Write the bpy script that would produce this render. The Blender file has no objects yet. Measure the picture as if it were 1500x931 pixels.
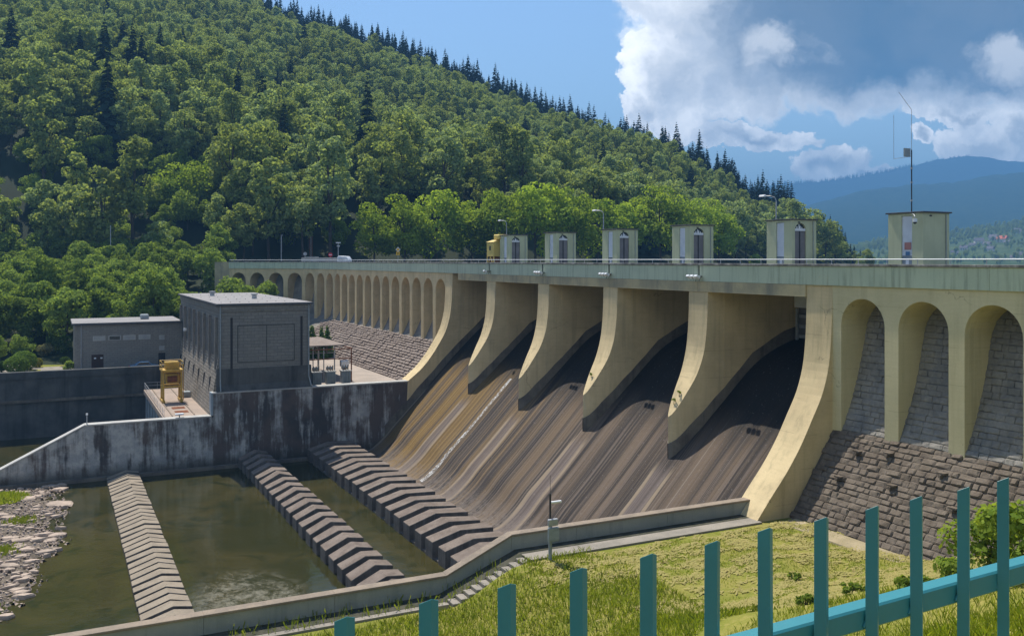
import bpy, bmesh, math, random
import numpy as np
from mathutils import Vector, Matrix, Euler
random.seed(7); RNG = np.random.default_rng(11)
C = bpy.context.scene.collection
SC = bpy.context.scene

# ------------------------------------------------------------------ camera
# +Y runs along the dam towards the left bank, +X upstream, water of the stilling basin at z = 0
EYE = 25.8
YAW = math.atan(670/1350); cA, sA = math.cos(YAW), math.sin(YAW)
cam_d = bpy.data.cameras.new('camera'); cam = bpy.data.objects.new('camera', cam_d); C.objects.link(cam)
cam.location = (0, 0, EYE); cam.rotation_euler = (math.pi/2, 0, -YAW)
cam_d.sensor_width = 36; cam_d.lens = 32.4; cam_d.shift_y = -0.0563
cam_d.clip_start = 0.05; cam_d.clip_end = 30000
SC.camera = cam
SC.view_settings.view_transform = 'Standard'; SC.view_settings.look = 'None'
SC.view_settings.exposure = 0.82; SC.view_settings.gamma = 1

# ------------------------------------------------------------------ sun and sky
TO_SUN = Vector((-.64, 6.7, 11.9)).normalized()
sun_d = bpy.data.lights.new('sun', 'SUN'); sun = bpy.data.objects.new('sun', sun_d); C.objects.link(sun)
sun_d.energy = 4.5; sun_d.angle = math.radians(0.5); sun_d.color = (1.0, .95, .86)
sun.rotation_euler = TO_SUN.to_track_quat('Z', 'Y').to_euler(); sun.location = (0, 0, 120)

class NT:
    """small helper to write node expressions"""
    def __init__(s, nt): s.nt = nt; s.n = nt.nodes; s.l = nt.links
    def new(s, t, **k):
        n = s.n.new(t)
        for a, b in k.items(): setattr(n, a, b)
        return n
    def put(s, sock, v):
        if isinstance(v, bpy.types.NodeSocket): s.l.new(v, sock)
        elif v is not None:
            if isinstance(v, (tuple, list)) and len(v) == 3 and sock.type == 'RGBA': v = (*v, 1)
            sock.default_value = v
    def m(s, op, a, b=None, c=None, clamp=False):
        n = s.new('ShaderNodeMath', operation=op, use_clamp=clamp)
        s.put(n.inputs[0], a)
        if b is not None: s.put(n.inputs[1], b)
        if c is not None: s.put(n.inputs[2], c)
        return n.outputs[0]
    def vm(s, op, a, b=None):
        n = s.new('ShaderNodeVectorMath', operation=op); s.put(n.inputs[0], a)
        if b is not None: s.put(n.inputs[1], b)
        return n.outputs['Value'] if op in ('DOT_PRODUCT', 'LENGTH', 'DISTANCE') else n.outputs[0]
    def mix(s, f, a, b, typ='MIX'):
        n = s.new('ShaderNodeMix', data_type='RGBA', blend_type=typ, clamp_factor=True)
        s.put(n.inputs[0], f); s.put(n.inputs[6], a); s.put(n.inputs[7], b)
        return n.outputs[2]
    def noise(s, vec, scale, detail=4, rough=.55, dist=0):
        n = s.new('ShaderNodeTexNoise'); s.put(n.inputs['Vector'], vec)
        n.inputs['Scale'].default_value = scale; n.inputs['Detail'].default_value = detail
        n.inputs['Roughness'].default_value = rough; n.inputs['Distortion'].default_value = dist
        return n.outputs[0]
    def ramp(s, v, lo, hi):      # smooth step
        n = s.new('ShaderNodeMapRange', interpolation_type='SMOOTHSTEP'); s.put(n.inputs[0], v)
        s.put(n.inputs[1], lo); s.put(n.inputs[2], hi)
        return n.outputs[0]
    def scale(s, vec, sc):
        return s.vm('MULTIPLY', vec, tuple(sc))
    def xyz(s, vec):
        n = s.new('ShaderNodeSeparateXYZ'); s.put(n.inputs[0], vec); return n.outputs
    def comb(s, x, y, z):
        n = s.new('ShaderNodeCombineXYZ'); s.put(n.inputs[0], x); s.put(n.inputs[1], y); s.put(n.inputs[2], z); return n.outputs[0]

world = bpy.data.worlds.new('World'); SC.world = world; world.use_nodes = True
def build_world():
    t = NT(world.node_tree); t.n.clear()
    out = t.new('ShaderNodeOutputWorld')
    sky = t.new('ShaderNodeTexSky', sky_type='NISHITA')
    sky.sun_disc = False
    sky.sun_elevation = math.asin(TO_SUN.z); sky.sun_rotation = math.atan2(TO_SUN.x, TO_SUN.y)
    sky.altitude = 320; sky.air_density = 1.15; sky.dust_density = .15; sky.ozone_density = 3.5
    bg = t.new('ShaderNodeBackground'); t.put(bg.inputs[0], sky.outputs[0]); bg.inputs[1].default_value = .102
    d = t.new('ShaderNodeTexCoord').outputs['Generated']
    fwd = t.vm('DOT_PRODUCT', d, (sA, cA, 0)); rgt = t.vm('DOT_PRODUCT', d, (cA, -sA, 0)); up = t.xyz(d)[2]
    fs = t.m('MAXIMUM', fwd, .05)
    u = t.m('DIVIDE', rgt, fs); v = t.m('DIVIDE', up, fs)
    p0 = t.comb(u, v, 0.0)
    wu = t.m('MULTIPLY', t.m('SUBTRACT', t.noise(p0, 11, 6, .62), .5), .11); wv = t.m('MULTIPLY', t.m('SUBTRACT', t.noise(t.vm('ADD', p0, (3.7, 8.1, 0)), 11, 6, .62), .5), .09)
    u = t.m('ADD', u, wu); v = t.m('ADD', v, wv)
    p = t.comb(u, v, 0.0)
    n1 = t.noise(p, 9, 7, .6); n2 = t.noise(p, 26, 6, .6)
    nn = t.m('ADD', t.m('MULTIPLY', t.m('SUBTRACT', n1, .5), 1.5), t.m('MULTIPLY', t.m('SUBTRACT', n2, .5), .75))
    def blob(px, py, rx, ry, pw=2.0, amp=1.0, hard=1.0):
        a = t.m('ABSOLUTE', t.m('DIVIDE', t.m('SUBTRACT', u, (px-750)/1350), rx/1350))
        b = t.m('ABSOLUTE', t.m('DIVIDE', t.m('SUBTRACT', v, (381-py)/1350), ry/1350))
        r = t.m('POWER', t.m('ADD', t.m('POWER', a, pw), t.m('POWER', b, pw)), 1/pw)
        e = t.m('SUBTRACT', 1.0, r)
        return t.m('MULTIPLY', t.m('ADD', e, t.m('MULTIPLY', nn, amp)), hard)
    big = blob(1430, -30, 510, 205, 5.0, .30); bigraw = blob(1440, -30, 515, 212, 5.0, .12)
    left = blob(990, 118, 86, 88, 2.2, .62)
    left2 = blob(945, 155, 52, 36, 2, .8)
    tail = blob(1090, 196, 120, 20, 2, .7)
    parts = [big, left, left2, tail]
    for q in ((1218, 246, 58, 32), (1440, 212, 85, 40), (1497, 200, 60, 60), (1345, 196, 30, 13), (1270, 256, 60, 10), (1420, 165, 110, 18),
              (1720, 230, 120, 60), (2050, 60, 300, 120)):
        parts.append(blob(*q, 2, .8))
    dens = parts[0]
    for q in parts[1:]: dens = t.m('MAXIMUM', dens, q)
    # scattered fair-weather cumulus over the unseen sky, denser low down to side-light the piers
    en = t.noise(t.scale(d, (1, 1, 2.2)), 2.6, 7, .58)
    away = t.m('MAXIMUM', t.ramp(fwd, .62, .35), t.m('MAXIMUM', t.ramp(u, .8, 1.0), t.ramp(u, -.7, -.95)))
    other = t.m('MULTIPLY', t.m('SUBTRACT', en, t.m('ADD', .46, t.m('MULTIPLY', up, .16))), 2.5)
    other = t.m('SUBTRACT', t.m('MULTIPLY', t.m('ADD', other, 1.0), away), 1.0)
    dens = t.m('MAXIMUM', dens, other)
    alpha = t.ramp(dens, 0.0, .09)
    # thick parts of a back-lit cloud are grey-blue, thin rims white
    n3 = t.noise(p, 7, 5, .55); n3b = t.noise(t.vm('ADD', p, (5.2, 1.3, 0)), 22, 6, .6)
    lit = t.m('MAXIMUM', blob(1130, 75, 70, 40, 2, 1.5), blob(1485, 88, 70, 42, 2, 1.5))
    thick = t.m('ADD', bigraw, t.m('MULTIPLY', t.m('SUBTRACT', n3b, .5), .30))
    thick = t.ramp(thick, -.02, .34)
    under = t.m('MULTIPLY', t.ramp(t.m('ADD', dens, t.m('SUBTRACT', n3b, .5)), .30, .85), .55)
    thick = t.m('MAXIMUM', thick, under)
    dark = t.mix(t.ramp(n3, .30, .62), (.072, .138, .235), (.14, .195, .275))
    dark = t.mix(t.ramp(u, .34, .16), dark, (.27, .33, .42))
    bright = t.mix(t.ramp(n3b, .3, .7), (.84, .88, .94), (1.75, 1.72, 1.66))
    dark = t.mix(t.m('MULTIPLY', t.ramp(t.m('ADD', lit, t.m('MULTIPLY', t.m('SUBTRACT', n2, .5), .8)), -.2, .9), .75), dark, (.95, .95, .95))
    col = t.mix(thick, bright, dark)
    bg2 = t.new('ShaderNodeBackground'); t.put(bg2.inputs[0], col); bg2.inputs[1].default_value = .78
    mx = t.new('ShaderNodeMixShader'); t.put(mx.inputs[0], t.m('MULTIPLY', alpha, t.ramp(up, -.02, .03)))
    t.l.new(bg.outputs[0], mx.inputs[1]); t.l.new(bg2.outputs[0], mx.inputs[2])
    t.l.new(mx.outputs[0], out.inputs[0])
build_world()

# ------------------------------------------------------------------ materials
def newmat(name):
    m = bpy.data.materials.new(name); m.use_nodes = True
    t = NT(m.node_tree); t.n.clear()
    out = t.new('ShaderNodeOutputMaterial'); b = t.new('ShaderNodeBsdfPrincipled')
    t.l.new(b.outputs[0], out.inputs[0])
    return m, t, b, out
def bump(t, b, h, strength=.3, dist=.05):
    n = t.new('ShaderNodeBump'); n.inputs['Strength'].default_value = strength; n.inputs['Distance'].default_value = dist
    t.put(n.inputs['Height'], h); t.l.new(n.outputs[0], b.inputs['Normal'])
def mat(name, c1, c2=None, scale=.35, rough=.85, streak=None, samt=.5, sscale=1.2, fine=.25, fscale=9, bmp=.25, bd=.03, metal=0, spec=.3, patch=None, cracks=False):
    """c1/c2: large patches; streak: colour of vertical run-off stains; fine: grain"""
    m, t, b, out = newmat(name)
    P = t.new('ShaderNodeNewGeometry').outputs['Position']
    col = c1
    if c2 is not None:
        col = t.mix(t.ramp(t.noise(P, scale, 6, .6), .36, .64), c1, c2)
    if streak is not None:
        s = t.noise(t.scale(P, (sscale, sscale, sscale*.06)), 1.0, 5, .65)
        col = t.mix(t.m('MULTIPLY', t.ramp(s, .48, .70), samt), col, streak)
    if patch is not None:
        col = t.mix(t.m('MULTIPLY', t.ramp(t.noise(P, patch[1], 7, .68), patch[2], patch[2]+.08), patch[3]), col, patch[0])
    if cracks:
        px_ = t.xyz(P); w = t.comb(t.m('ADD', px_[0], px_[1]), px_[2], 0.0)
        vo = t.new('ShaderNodeTexVoronoi', feature='DISTANCE_TO_EDGE'); t.put(vo.inputs['Vector'], t.vm('ADD', P, t.scale(t.comb(t.noise(P, .8, 4, .6), t.noise(P, .9, 4, .6), t.noise(P, 1.0, 4, .6)), (1.6, 1.6, 1.6)))); vo.inputs['Scale'].default_value = .16
        cr = t.m('MULTIPLY', t.ramp(vo.outputs['Distance'], .006, .0015), t.ramp(t.noise(P, .33, 3, .5), .54, .62))
        hl = t.m('PINGPONG', t.m('ADD', px_[2], .3), 1.15); ln = t.m('MULTIPLY', t.ramp(hl, .03, .008), t.ramp(t.noise(P, .5, 3, .5), .45, .6))
        col = t.mix(t.m('MULTIPLY', t.m('MAXIMUM', cr, t.m('MULTIPLY', ln, .6)), .5), col, (.10,.08,.055))
        br = t.noise(t.scale(P, (.6, .6, 7.0)), 1.0, 3, .5)
        col = t.mix(1.0, col, t.mix(br, (.93,.93,.93), (1.07,1.07,1.07)), 'MULTIPLY')
    f = t.noise(P, fscale, 5, .65)
    col = t.mix(1.0, col, t.mix(f, (1-fine,)*3, (1+fine,)*3), 'MULTIPLY')
    t.put(b.inputs['Base Color'], col)
    b.inputs['Roughness'].default_value = rough; b.inputs['Metallic'].default_value = metal
    b.inputs['Specular IOR Level'].default_value = spec if rough < .8 else min(spec, .06)
    if bmp: bump(t, b, f, bmp, bd)
    return m

M = {}
M['yellow'] = mat('yellow_painted_concrete', (.60,.475,.275), (.50,.395,.23), .3, streak=(.30,.25,.15), samt=.42, sscale=1.5, fine=.10, bmp=.25, bd=.02, patch=((.25,.21,.13), .9, .66, .45), cracks=True)
M['olive'] = mat('olive_yellow_concrete', (.56,.49,.30), (.50,.44,.265), .25, streak=(.32,.27,.16), samt=.42, sscale=1.2, fine=.1, bmp=.25, bd=.02, patch=((.27,.20,.12), 1.1, .68, .5), cracks=True)
M['green'] = mat('pale_green_concrete', (.47,.52,.385), (.42,.47,.35), .3, streak=(.17,.19,.15), samt=.5, sscale=2.6, fine=.1, bmp=.2, bd=.02, patch=((.45,.43,.27), .35, .64, .55))
M['coping'] = mat('weathered_coping', (.30,.29,.27), (.12,.115,.11), 1.3, streak=(.07,.065,.06), samt=.5, sscale=3, fine=.3, bmp=.5)
M['soffit'] = mat('beam_concrete', (.47,.39,.23), (.33,.29,.19), .4, streak=(.17,.17,.14), samt=.6, sscale=1.0, fine=.15)
M['stained'] = mat('water_stained_concrete', (.115,.10,.085), (.17,.15,.12), .6, streak=(.05,.045,.04), samt=.5, fine=.25)
M['deckc'] = mat('deck_asphalt', (.07,.07,.07), (.09,.09,.09), .6, fine=.3)
M['stone'] = mat('rough_grey_stone', (.120,.096,.073), (.165,.135,.105), .9, streak=(.06,.05,.042), samt=.35, sscale=.8, fine=.4, fscale=5, bmp=.9, bd=.06)
M['stone2'] = mat('pinkish_grey_stone', (.205,.165,.14), (.26,.215,.185), .8, streak=(.11,.09,.08), samt=.3, sscale=.8, fine=.35, fscale=5, bmp=.9, bd=.06)
M['niche'] = mat('niche_stone', (.255,.235,.205), (.18,.167,.148), .6, streak=(.14,.145,.15), samt=.6, sscale=.5, fine=.35, fscale=5, bmp=.8, bd=.06)
M['mortar'] = mat('dark_mortar', (.085,.074,.062), (.11,.095,.08), 1, fine=.3)
M['block'] = mat('brown_wet_concrete', (.145,.115,.094), (.19,.154,.127), .8, streak=(.085,.068,.055), samt=.4, fine=.35, fscale=6, bmp=.6, patch=((.30,.265,.22), 3.0, .68, .5))
M['block1'] = mat('pale_sill_concrete', (.265,.22,.165), (.22,.183,.138), .8, fine=.25, fscale=6, bmp=.4)
M['blockside'] = mat('dark_wet_side', (.13,.115,.10), (.085,.078,.07), .9, streak=(.25,.24,.22), samt=.35, sscale=2.5, fine=.3)
M['wallconc'] = mat('grey_basin_wall', (.30,.31,.29), (.25,.27,.26), .4, streak=(.17,.185,.18), samt=.45, sscale=1.6, fine=.12, patch=((.40,.41,.38), .8, .62, .3))
M['wallcap'] = mat('brown_wall_coping', (.26,.21,.16), (.20,.165,.13), 1, fine=.3)
M['pale'] = mat('pale_concrete', (.42,.41,.38), (.34,.33,.31), .6, fine=.2)
M['path'] = mat('path_concrete', (.27,.24,.20), (.21,.19,.16), .7, fine=.25, patch=((.15,.15,.10), 1.5, .62, .5))
M['darkwall'] = mat('dark_stained_wall', (.105,.105,.10), (.065,.067,.066), .3, streak=(.03,.03,.03), samt=.6, sscale=.7, fine=.2, patch=((.25,.26,.26), .35, .66, .6))
M['roof'] = mat('grey_roof_felt', (.27,.255,.25), (.23,.22,.215), .3, fine=.12)
M['roof_edge'] = mat('dark_roof_edge', (.07,.075,.08), (.10,.10,.105), .8, fine=.2)
M['rust'] = mat('rusty_steel', (.20,.075,.035), (.12,.05,.03), 3, fine=.3)
M['crane'] = mat('ochre_painted_steel', (.52,.33,.055), (.40,.25,.05), 1.5, rough=.5, fine=.2, patch=((.15,.08,.03), 2.5, .66, .6))
M['steel'] = mat('galvanised_steel', (.38,.39,.40), (.30,.31,.32), 2, rough=.5, fine=.15, bmp=0, metal=.3)
M['white'] = mat('white_paint', (.72,.73,.74), (.64,.65,.66), 1, rough=.5, fine=.08, bmp=0)
M['dark'] = mat('dark_paint', (.03,.03,.033), rough=.5, fine=.2, bmp=0)
M['door'] = mat('grey_door_steel', (.20,.185,.185), (.16,.15,.15), 1, rough=.6, fine=.15, bmp=0)
M['brown'] = mat('dark_brown_door', (.045,.025,.02), rough=.6, fine=.2, bmp=0)
M['teal'] = mat('teal_fence_paint', (.030,.19,.215), (.027,.175,.20), 2, rough=.42, fine=.06, fscale=40, bmp=.12, bd=.002, spec=.5, patch=((.012,.08,.095), 14, .70, .4))
M['trans'] = mat('transformer_grey', (.27,.30,.31), (.22,.25,.26), 2, rough=.5, fine=.1, bmp=0)
M['yard'] = mat('yard_concrete', (.36,.30,.25), (.30,.255,.215), .4, fine=.2, patch=((.18,.155,.13), 1.2, .6, .5))
M['apron'] = mat('crane_deck_concrete', (.335,.265,.215), (.28,.225,.185), .5, fine=.2, patch=((.18,.15,.12), .7, .6, .5))
M['red'] = mat('sign_red', (.55,.03,.04), rough=.5, fine=.05, bmp=0)
M['signy'] = mat('sign_yellow', (.75,.42,.03), rough=.5, fine=.05, bmp=0)
M['bark'] = mat('tree_bark', (.085,.065,.05), (.05,.04,.033), 3, fine=.4)
M['rock'] = mat('river_rock', (.42,.33,.26), (.30,.24,.19), .7, fine=.3, fscale=6, bmp=.6, patch=((.20,.175,.14), 1.3, .6, .5))
M['gravel'] = mat('river_gravel', (.17,.138,.105), (.085,.07,.053), 1.6, fine=.6, fscale=5, bmp=1, bd=.15)
M['carblue'] = mat('car_paint_blue', (.10,.19,.30), rough=.25, fine=.03, bmp=0, spec=.6)
M['glass'] = mat('dark_glass', (.03,.035,.04), rough=.1, fine=.02, bmp=0, spec=.6)
M['cloudpane'] = mat('frosted_pane', (.34,.34,.32), (.28,.285,.28), 1, rough=.4, fine=.05, bmp=0)
M['bluec'] = mat('bluish_concrete', (.27,.31,.34), (.22,.26,.29), .5, streak=(.12,.14,.15), samt=.5, fine=.15)

def masonry(name, c1, c2, mort, bw, bh, bmpv=.5):
    """far stonework: block pattern too fine to pick apart"""
    m, t, b, out = newmat(name)
    P = t.new('ShaderNodeNewGeometry').outputs['Position']
    x = t.xyz(P); w = t.comb(t.m('ADD', x[0], x[1]), x[2], 0.0)
    br = t.new('ShaderNodeTexBrick'); t.put(br.inputs['Vector'], w)
    t.put(br.inputs['Color1'], c1); t.put(br.inputs['Color2'], c2); t.put(br.inputs['Mortar'], mort)
    br.inputs['Scale'].default_value = 1; br.inputs['Brick Width'].default_value = bw; br.inputs['Row Height'].default_value = bh
    br.inputs['Mortar Size'].default_value = .025; br.inputs['Bias'].default_value = 0
    f = t.noise(P, 4, 5, .65); g = t.noise(P, .35, 5, .6)
    col = t.mix(1.0, br.outputs[0], t.mix(f, (.7,.7,.7), (1.3,1.3,1.3)), 'MULTIPLY')
    s = t.noise(t.scale(P, (1, 1, .08)), 1.0, 5, .6)
    col = t.mix(t.m('MULTIPLY', t.ramp(s, .5, .72), .45), col, mort)
    col = t.mix(t.m('MULTIPLY', t.ramp(g, .4, .7), .3), col, c2)
    t.put(b.inputs['Base Color'], col); b.inputs['Roughness'].default_value = .9; b.inputs['Specular IOR Level'].default_value = .08
    bump(t, b, t.m('ADD', t.m('MULTIPLY', br.outputs[1], -1.0), f), bmpv, .05)
    return m
M['phstone'] = masonry('powerhouse_stone', (.22,.212,.19), (.185,.18,.163), (.13,.126,.117), .95, .4)
M['annstone'] = masonry('annex_stone', (.25,.235,.205), (.215,.203,.18), (.16,.152,.138), .8, .3)
M['basestone'] = masonry('battered_base_stone', (.33,.29,.235), (.25,.22,.18), (.05,.046,.04), 1.2, .42, 1.0)

def build_trainwall():
    m, t, b, out = newmat('stained_training_wall')
    P = t.new('ShaderNodeNewGeometry').outputs['Position']; x = t.xyz(P)
    s = t.noise(t.comb(t.m('MULTIPLY', x[0], .55), x[1], t.m('MULTIPLY', x[2], .06)), 1.0, 6, .62)
    s2 = t.noise(t.comb(t.m('MULTIPLY', x[0], 2.2), x[1], t.m('MULTIPLY', x[2], .16)), 1.0, 5, .65)
    g = t.noise(P, .5, 6, .65)
    v = t.m('ADD', t.m('MULTIPLY', s, .6), t.m('ADD', t.m('MULTIPLY', s2, .25), t.m('MULTIPLY', g, .32)))
    v = t.m('ADD', v, t.m('MULTIPLY', t.ramp(x[0], 4.0, 30.0), .07))
    pale = t.mix(t.ramp(t.noise(P, .9, 5, .6), .4, .6), (.30,.31,.31), (.40,.40,.385))
    darkc = t.mix(t.ramp(t.noise(P, .25, 4, .6), .4, .6), (.06,.057,.057), (.105,.085,.076))
    col = t.mix(t.ramp(v, .55, .68), pale, darkc)
    col = t.mix(t.m('MULTIPLY', t.ramp(x[2], 2.2, .2), .85), col, (.05,.046,.036))
    f = t.noise(P, 6, 5, .6)
    col = t.mix(1.0, col, t.mix(f, (.8,.8,.8), (1.2,1.2,1.2)), 'MULTIPLY')
    t.put(b.inputs['Base Color'], col); b.inputs['Roughness'].default_value = .85; b.inputs['Specular IOR Level'].default_value = .1; bump(t, b, f, .3, .03)
    return m
M['trainwall'] = build_trainwall()

def build_spill():
    m, t, b, out = newmat('streaked_spillway_stone')
    P = t.new('ShaderNodeNewGeometry').outputs['Position']; x = t.xyz(P)
    along = t.m('MULTIPLY', x[0], .014)
    a = t.noise(t.comb(along, t.m('MULTIPLY', x[1], .42), 0.0), 1.0, 6, .62)
    c = t.noise(t.comb(t.m('MULTIPLY', along, 1.5), t.m('MULTIPLY', x[1], 2.2), 3.0), 1.0, 7, .72)
    th = t.noise(t.comb(t.m('MULTIPLY', along, 2.5), t.m('MULTIPLY', x[1], 3.1), 8.0), 1.0, 2, .5)
    g = t.noise(P, 2.2, 6, .7)
    base = t.mix(t.ramp(a, .41, .59), (.045,.037,.032), (.160,.115,.078))
    base = t.mix(t.m('MULTIPLY', t.ramp(c, .46, .62), .8), base, (.18,.14,.112))
    base = t.mix(t.m('MULTIPLY', t.ramp(c, .46, .34), .8), base, (.035,.030,.027))
    base = t.mix(t.m('MULTIPLY', t.ramp(th, .66, .71), .55), base, (.27,.215,.165))
    th2 = t.noise(t.comb(t.m('MULTIPLY', along, 1.2), t.m('MULTIPLY', x[1], 5.2), 4.0), 1.0, 2, .5)
    base = t.mix(t.m('MULTIPLY', t.ramp(th2, .66, .70), .5), base, (.30,.25,.205))
    base = t.mix(t.m('MULTIPLY', t.ramp(th2, .35, .31), .55), base, (.042,.036,.031))
    # ochre algae towards the left bays
    org = t.m('MULTIPLY', t.ramp(x[1], 72.0, 112.0), t.ramp(t.m('ADD', t.m('MULTIPLY', a, .75), t.m('MULTIPLY', c, .25)), .44, .56))
    base = t.mix(t.m('MULTIPLY', org, .8), base, t.mix(t.ramp(c, .4, .6), (.15,.085,.018), (.27,.17,.05)))
    # pale lime runs below the pier noses (14 m apart)
    fr = t.m('PINGPONG', t.m('SUBTRACT', x[1], 49.95-.4), 7.0)
    lo = t.noise(t.comb(t.m('MULTIPLY', x[0], .12), t.m('MULTIPLY', x[1], .35), 2.0), 1.0, 3, .5)
    frw = t.m('ADD', fr, t.m('ADD', t.m('MULTIPLY', t.m('SUBTRACT', lo, .5), 1.3), t.m('MULTIPLY', t.m('SUBTRACT', c, .5), .7)))
    run = t.ramp(frw, 1.45, 1.25)
    edge = t.m('MULTIPLY', t.ramp(frw, .75, 1.0), run)
    rc = t.mix(edge, t.mix(t.ramp(c, .4, .6), (.125,.098,.085), (.20,.16,.14)), (.33,.255,.175))
    base = t.mix(t.m('MULTIPLY', t.m('MULTIPLY', run, t.ramp(x[0], 46.4, 45.0)), .85), base, rc)
    toe = t.m('MULTIPLY', t.ramp(x[2], 2.4, .6), t.ramp(g, .35, .6))
    base = t.mix(t.m('MULTIPLY', toe, .6), base, (.20,.165,.14))
    lip = t.ramp(t.m('ADD', x[0], t.m('MULTIPLY', c, 2.0)), 48, 52.5)          # mossy upper part, with the deck's shade painted into the dark colour
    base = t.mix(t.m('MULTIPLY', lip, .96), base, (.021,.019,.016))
    speck = t.ramp(t.noise(t.scale(P, (1, 1, 1)), 5.5, 3, .5), .66, .74)
    base = t.mix(t.m('MULTIPLY', speck, .35), base, (.36,.32,.30))
    base = t.mix(1.0, base, (.76,.76,.76), 'MULTIPLY')
    t.put(b.inputs['Base Color'], base); b.inputs['Roughness'].default_value = .8; b.inputs['Specular IOR Level'].default_value = .12
    bump(t, b, t.m('ADD', g, t.m('MULTIPLY', c, .6)), .7, .07)
    return m
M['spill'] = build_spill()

def build_water(name, c1, c2, c3=None, foam=False, rip=.06, rs=1.1):
    m, t, b, out = newmat(name)
    P = t.new('ShaderNodeNewGeometry').outputs['Position']; x = t.xyz(P)
    n = t.noise(P, .085, 6, .6, .6)
    col = t.mix(t.ramp(n, .38, .64), c1, c2)
    if c3: col = t.mix(t.ramp(t.noise(P, .22, 6, .65, 1.0), .50, .66), col, c3)
    rough = .06
    if foam:
        dx = t.m('DIVIDE', t.m('SUBTRACT', x[0], 13.4), 5.5); dy = t.m('DIVIDE', t.m('SUBTRACT', x[1], 71.0), 9.5)
        r = t.m('SUBTRACT', 1.0, t.m('SQRT', t.m('ADD', t.m('MULTIPLY', dx, dx), t.m('MULTIPLY', dy, dy))), clamp=True)
        q = t.vm('ADD', t.scale(P, (.30, .11, 1)), t.scale(t.comb(t.noise(P, .18, 3, .5), t.noise(t.vm('ADD', P, (9, 4, 0)), .18, 3, .5), 0.0), (1.6, 1.6, 0)))
        w = t.noise(q, 1.6, 9, .68, .8)
        rid = t.m('SUBTRACT', 1.0, t.m('MULTIPLY', t.m('ABSOLUTE', t.m('SUBTRACT', w, .52)), 7.0), clamp=True)
        fm = t.m('MULTIPLY', t.ramp(r, .0, .6), t.m('MULTIPLY', t.m('POWER', rid, 1.6), t.ramp(t.noise(P, .9, 7, .75), .36, .62)))
        col = t.mix(t.m('MULTIPLY', fm, .6), col, (.30,.28,.22))
    t.put(b.inputs['Base Color'], col); b.inputs['Roughness'].default_value = rough; b.inputs['IOR'].default_value = 1.33
    bump(t, b, t.m('ADD', t.noise(P, rs, 4, .6), t.m('MULTIPLY', t.noise(P, rs*5, 3, .6), .3)), rip, .25)
    return m
M['water'] = build_water('murky_basin_water', (.027,.027,.008), (.047,.040,.013), (.019,.022,.007), True)
M['lake'] = build_water('reservoir_water', (.03,.05,.05), (.04,.06,.055), None, False, .1, .8)

def leafmat(name, c1, c2, trans=.45, rnd=.35, c3=None):
    m, t, b, out = newmat(name)
    geo = t.new('ShaderNodeNewGeometry'); oi = t.new('ShaderNodeObjectInfo')
    isl = geo.outputs['Random Per Island']
    col = t.mix(isl, c1, c2)
    if c3: col = t.mix(t.ramp(oi.outputs['Random'], .3, .9), col, c3)
    v = t.m('ADD', 1-rnd*.5, t.m('MULTIPLY', oi.outputs['Random'], rnd))
    col = t.mix(1.0, col, t.comb(v, v, v), 'MULTIPLY')
    df = t.new('ShaderNodeBsdfDiffuse'); t.put(df.inputs[0], col)
    tr = t.new('ShaderNodeBsdfTranslucent'); t.put(tr.inputs[0], t.mix(1.0, col, (1.25,1.2,.55), 'MULTIPLY'))
    mx = t.new('ShaderNodeMixShader'); mx.inputs[0].default_value = trans
    t.l.new(df.outputs[0], mx.inputs[1]); t.l.new(tr.outputs[0], mx.inputs[2]); t.l.new(mx.outputs[0], out.inputs[0])
    t.n.remove(b)
    return m
M['leaf'] = leafmat('beech_leaves', (.235,.30,.10), (.32,.375,.135), .5, .5, (.22,.28,.135))
M['leaf2'] = leafmat('linden_leaves', (.20,.29,.04), (.29,.375,.055), .5, .3)
M['leaf3'] = leafmat('alder_leaves', (.14,.21,.045), (.23,.305,.07), .5, .55, (.18,.245,.06))
M['needle'] = leafmat('spruce_needles', (.016,.032,.024), (.026,.048,.032), .12, .4)
M['hedge'] = leafmat('hedge_leaves', (.045,.08,.02), (.075,.12,.03), .3, .2)
M['topiary'] = leafmat('topiary_leaves', (.10,.165,.03), (.145,.215,.045), .35, .2)
M['goldbush'] = leafmat('golden_leaves', (.22,.20,.03), (.14,.16,.03), .35, .2)
M['palebush'] = leafmat('pale_leaves', (.24,.23,.12), (.17,.18,.09), .35, .2)
M['nearleaf'] = leafmat('shrub_leaves', (.13,.20,.03), (.23,.29,.05), .5, .2)
M['grassb'] = leafmat('grass_blades', (.13,.185,.016), (.23,.26,.035), .55, .2)
M['straw'] = leafmat('cut_hay', (.44,.37,.15), (.36,.33,.11), .25, .2)

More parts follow.
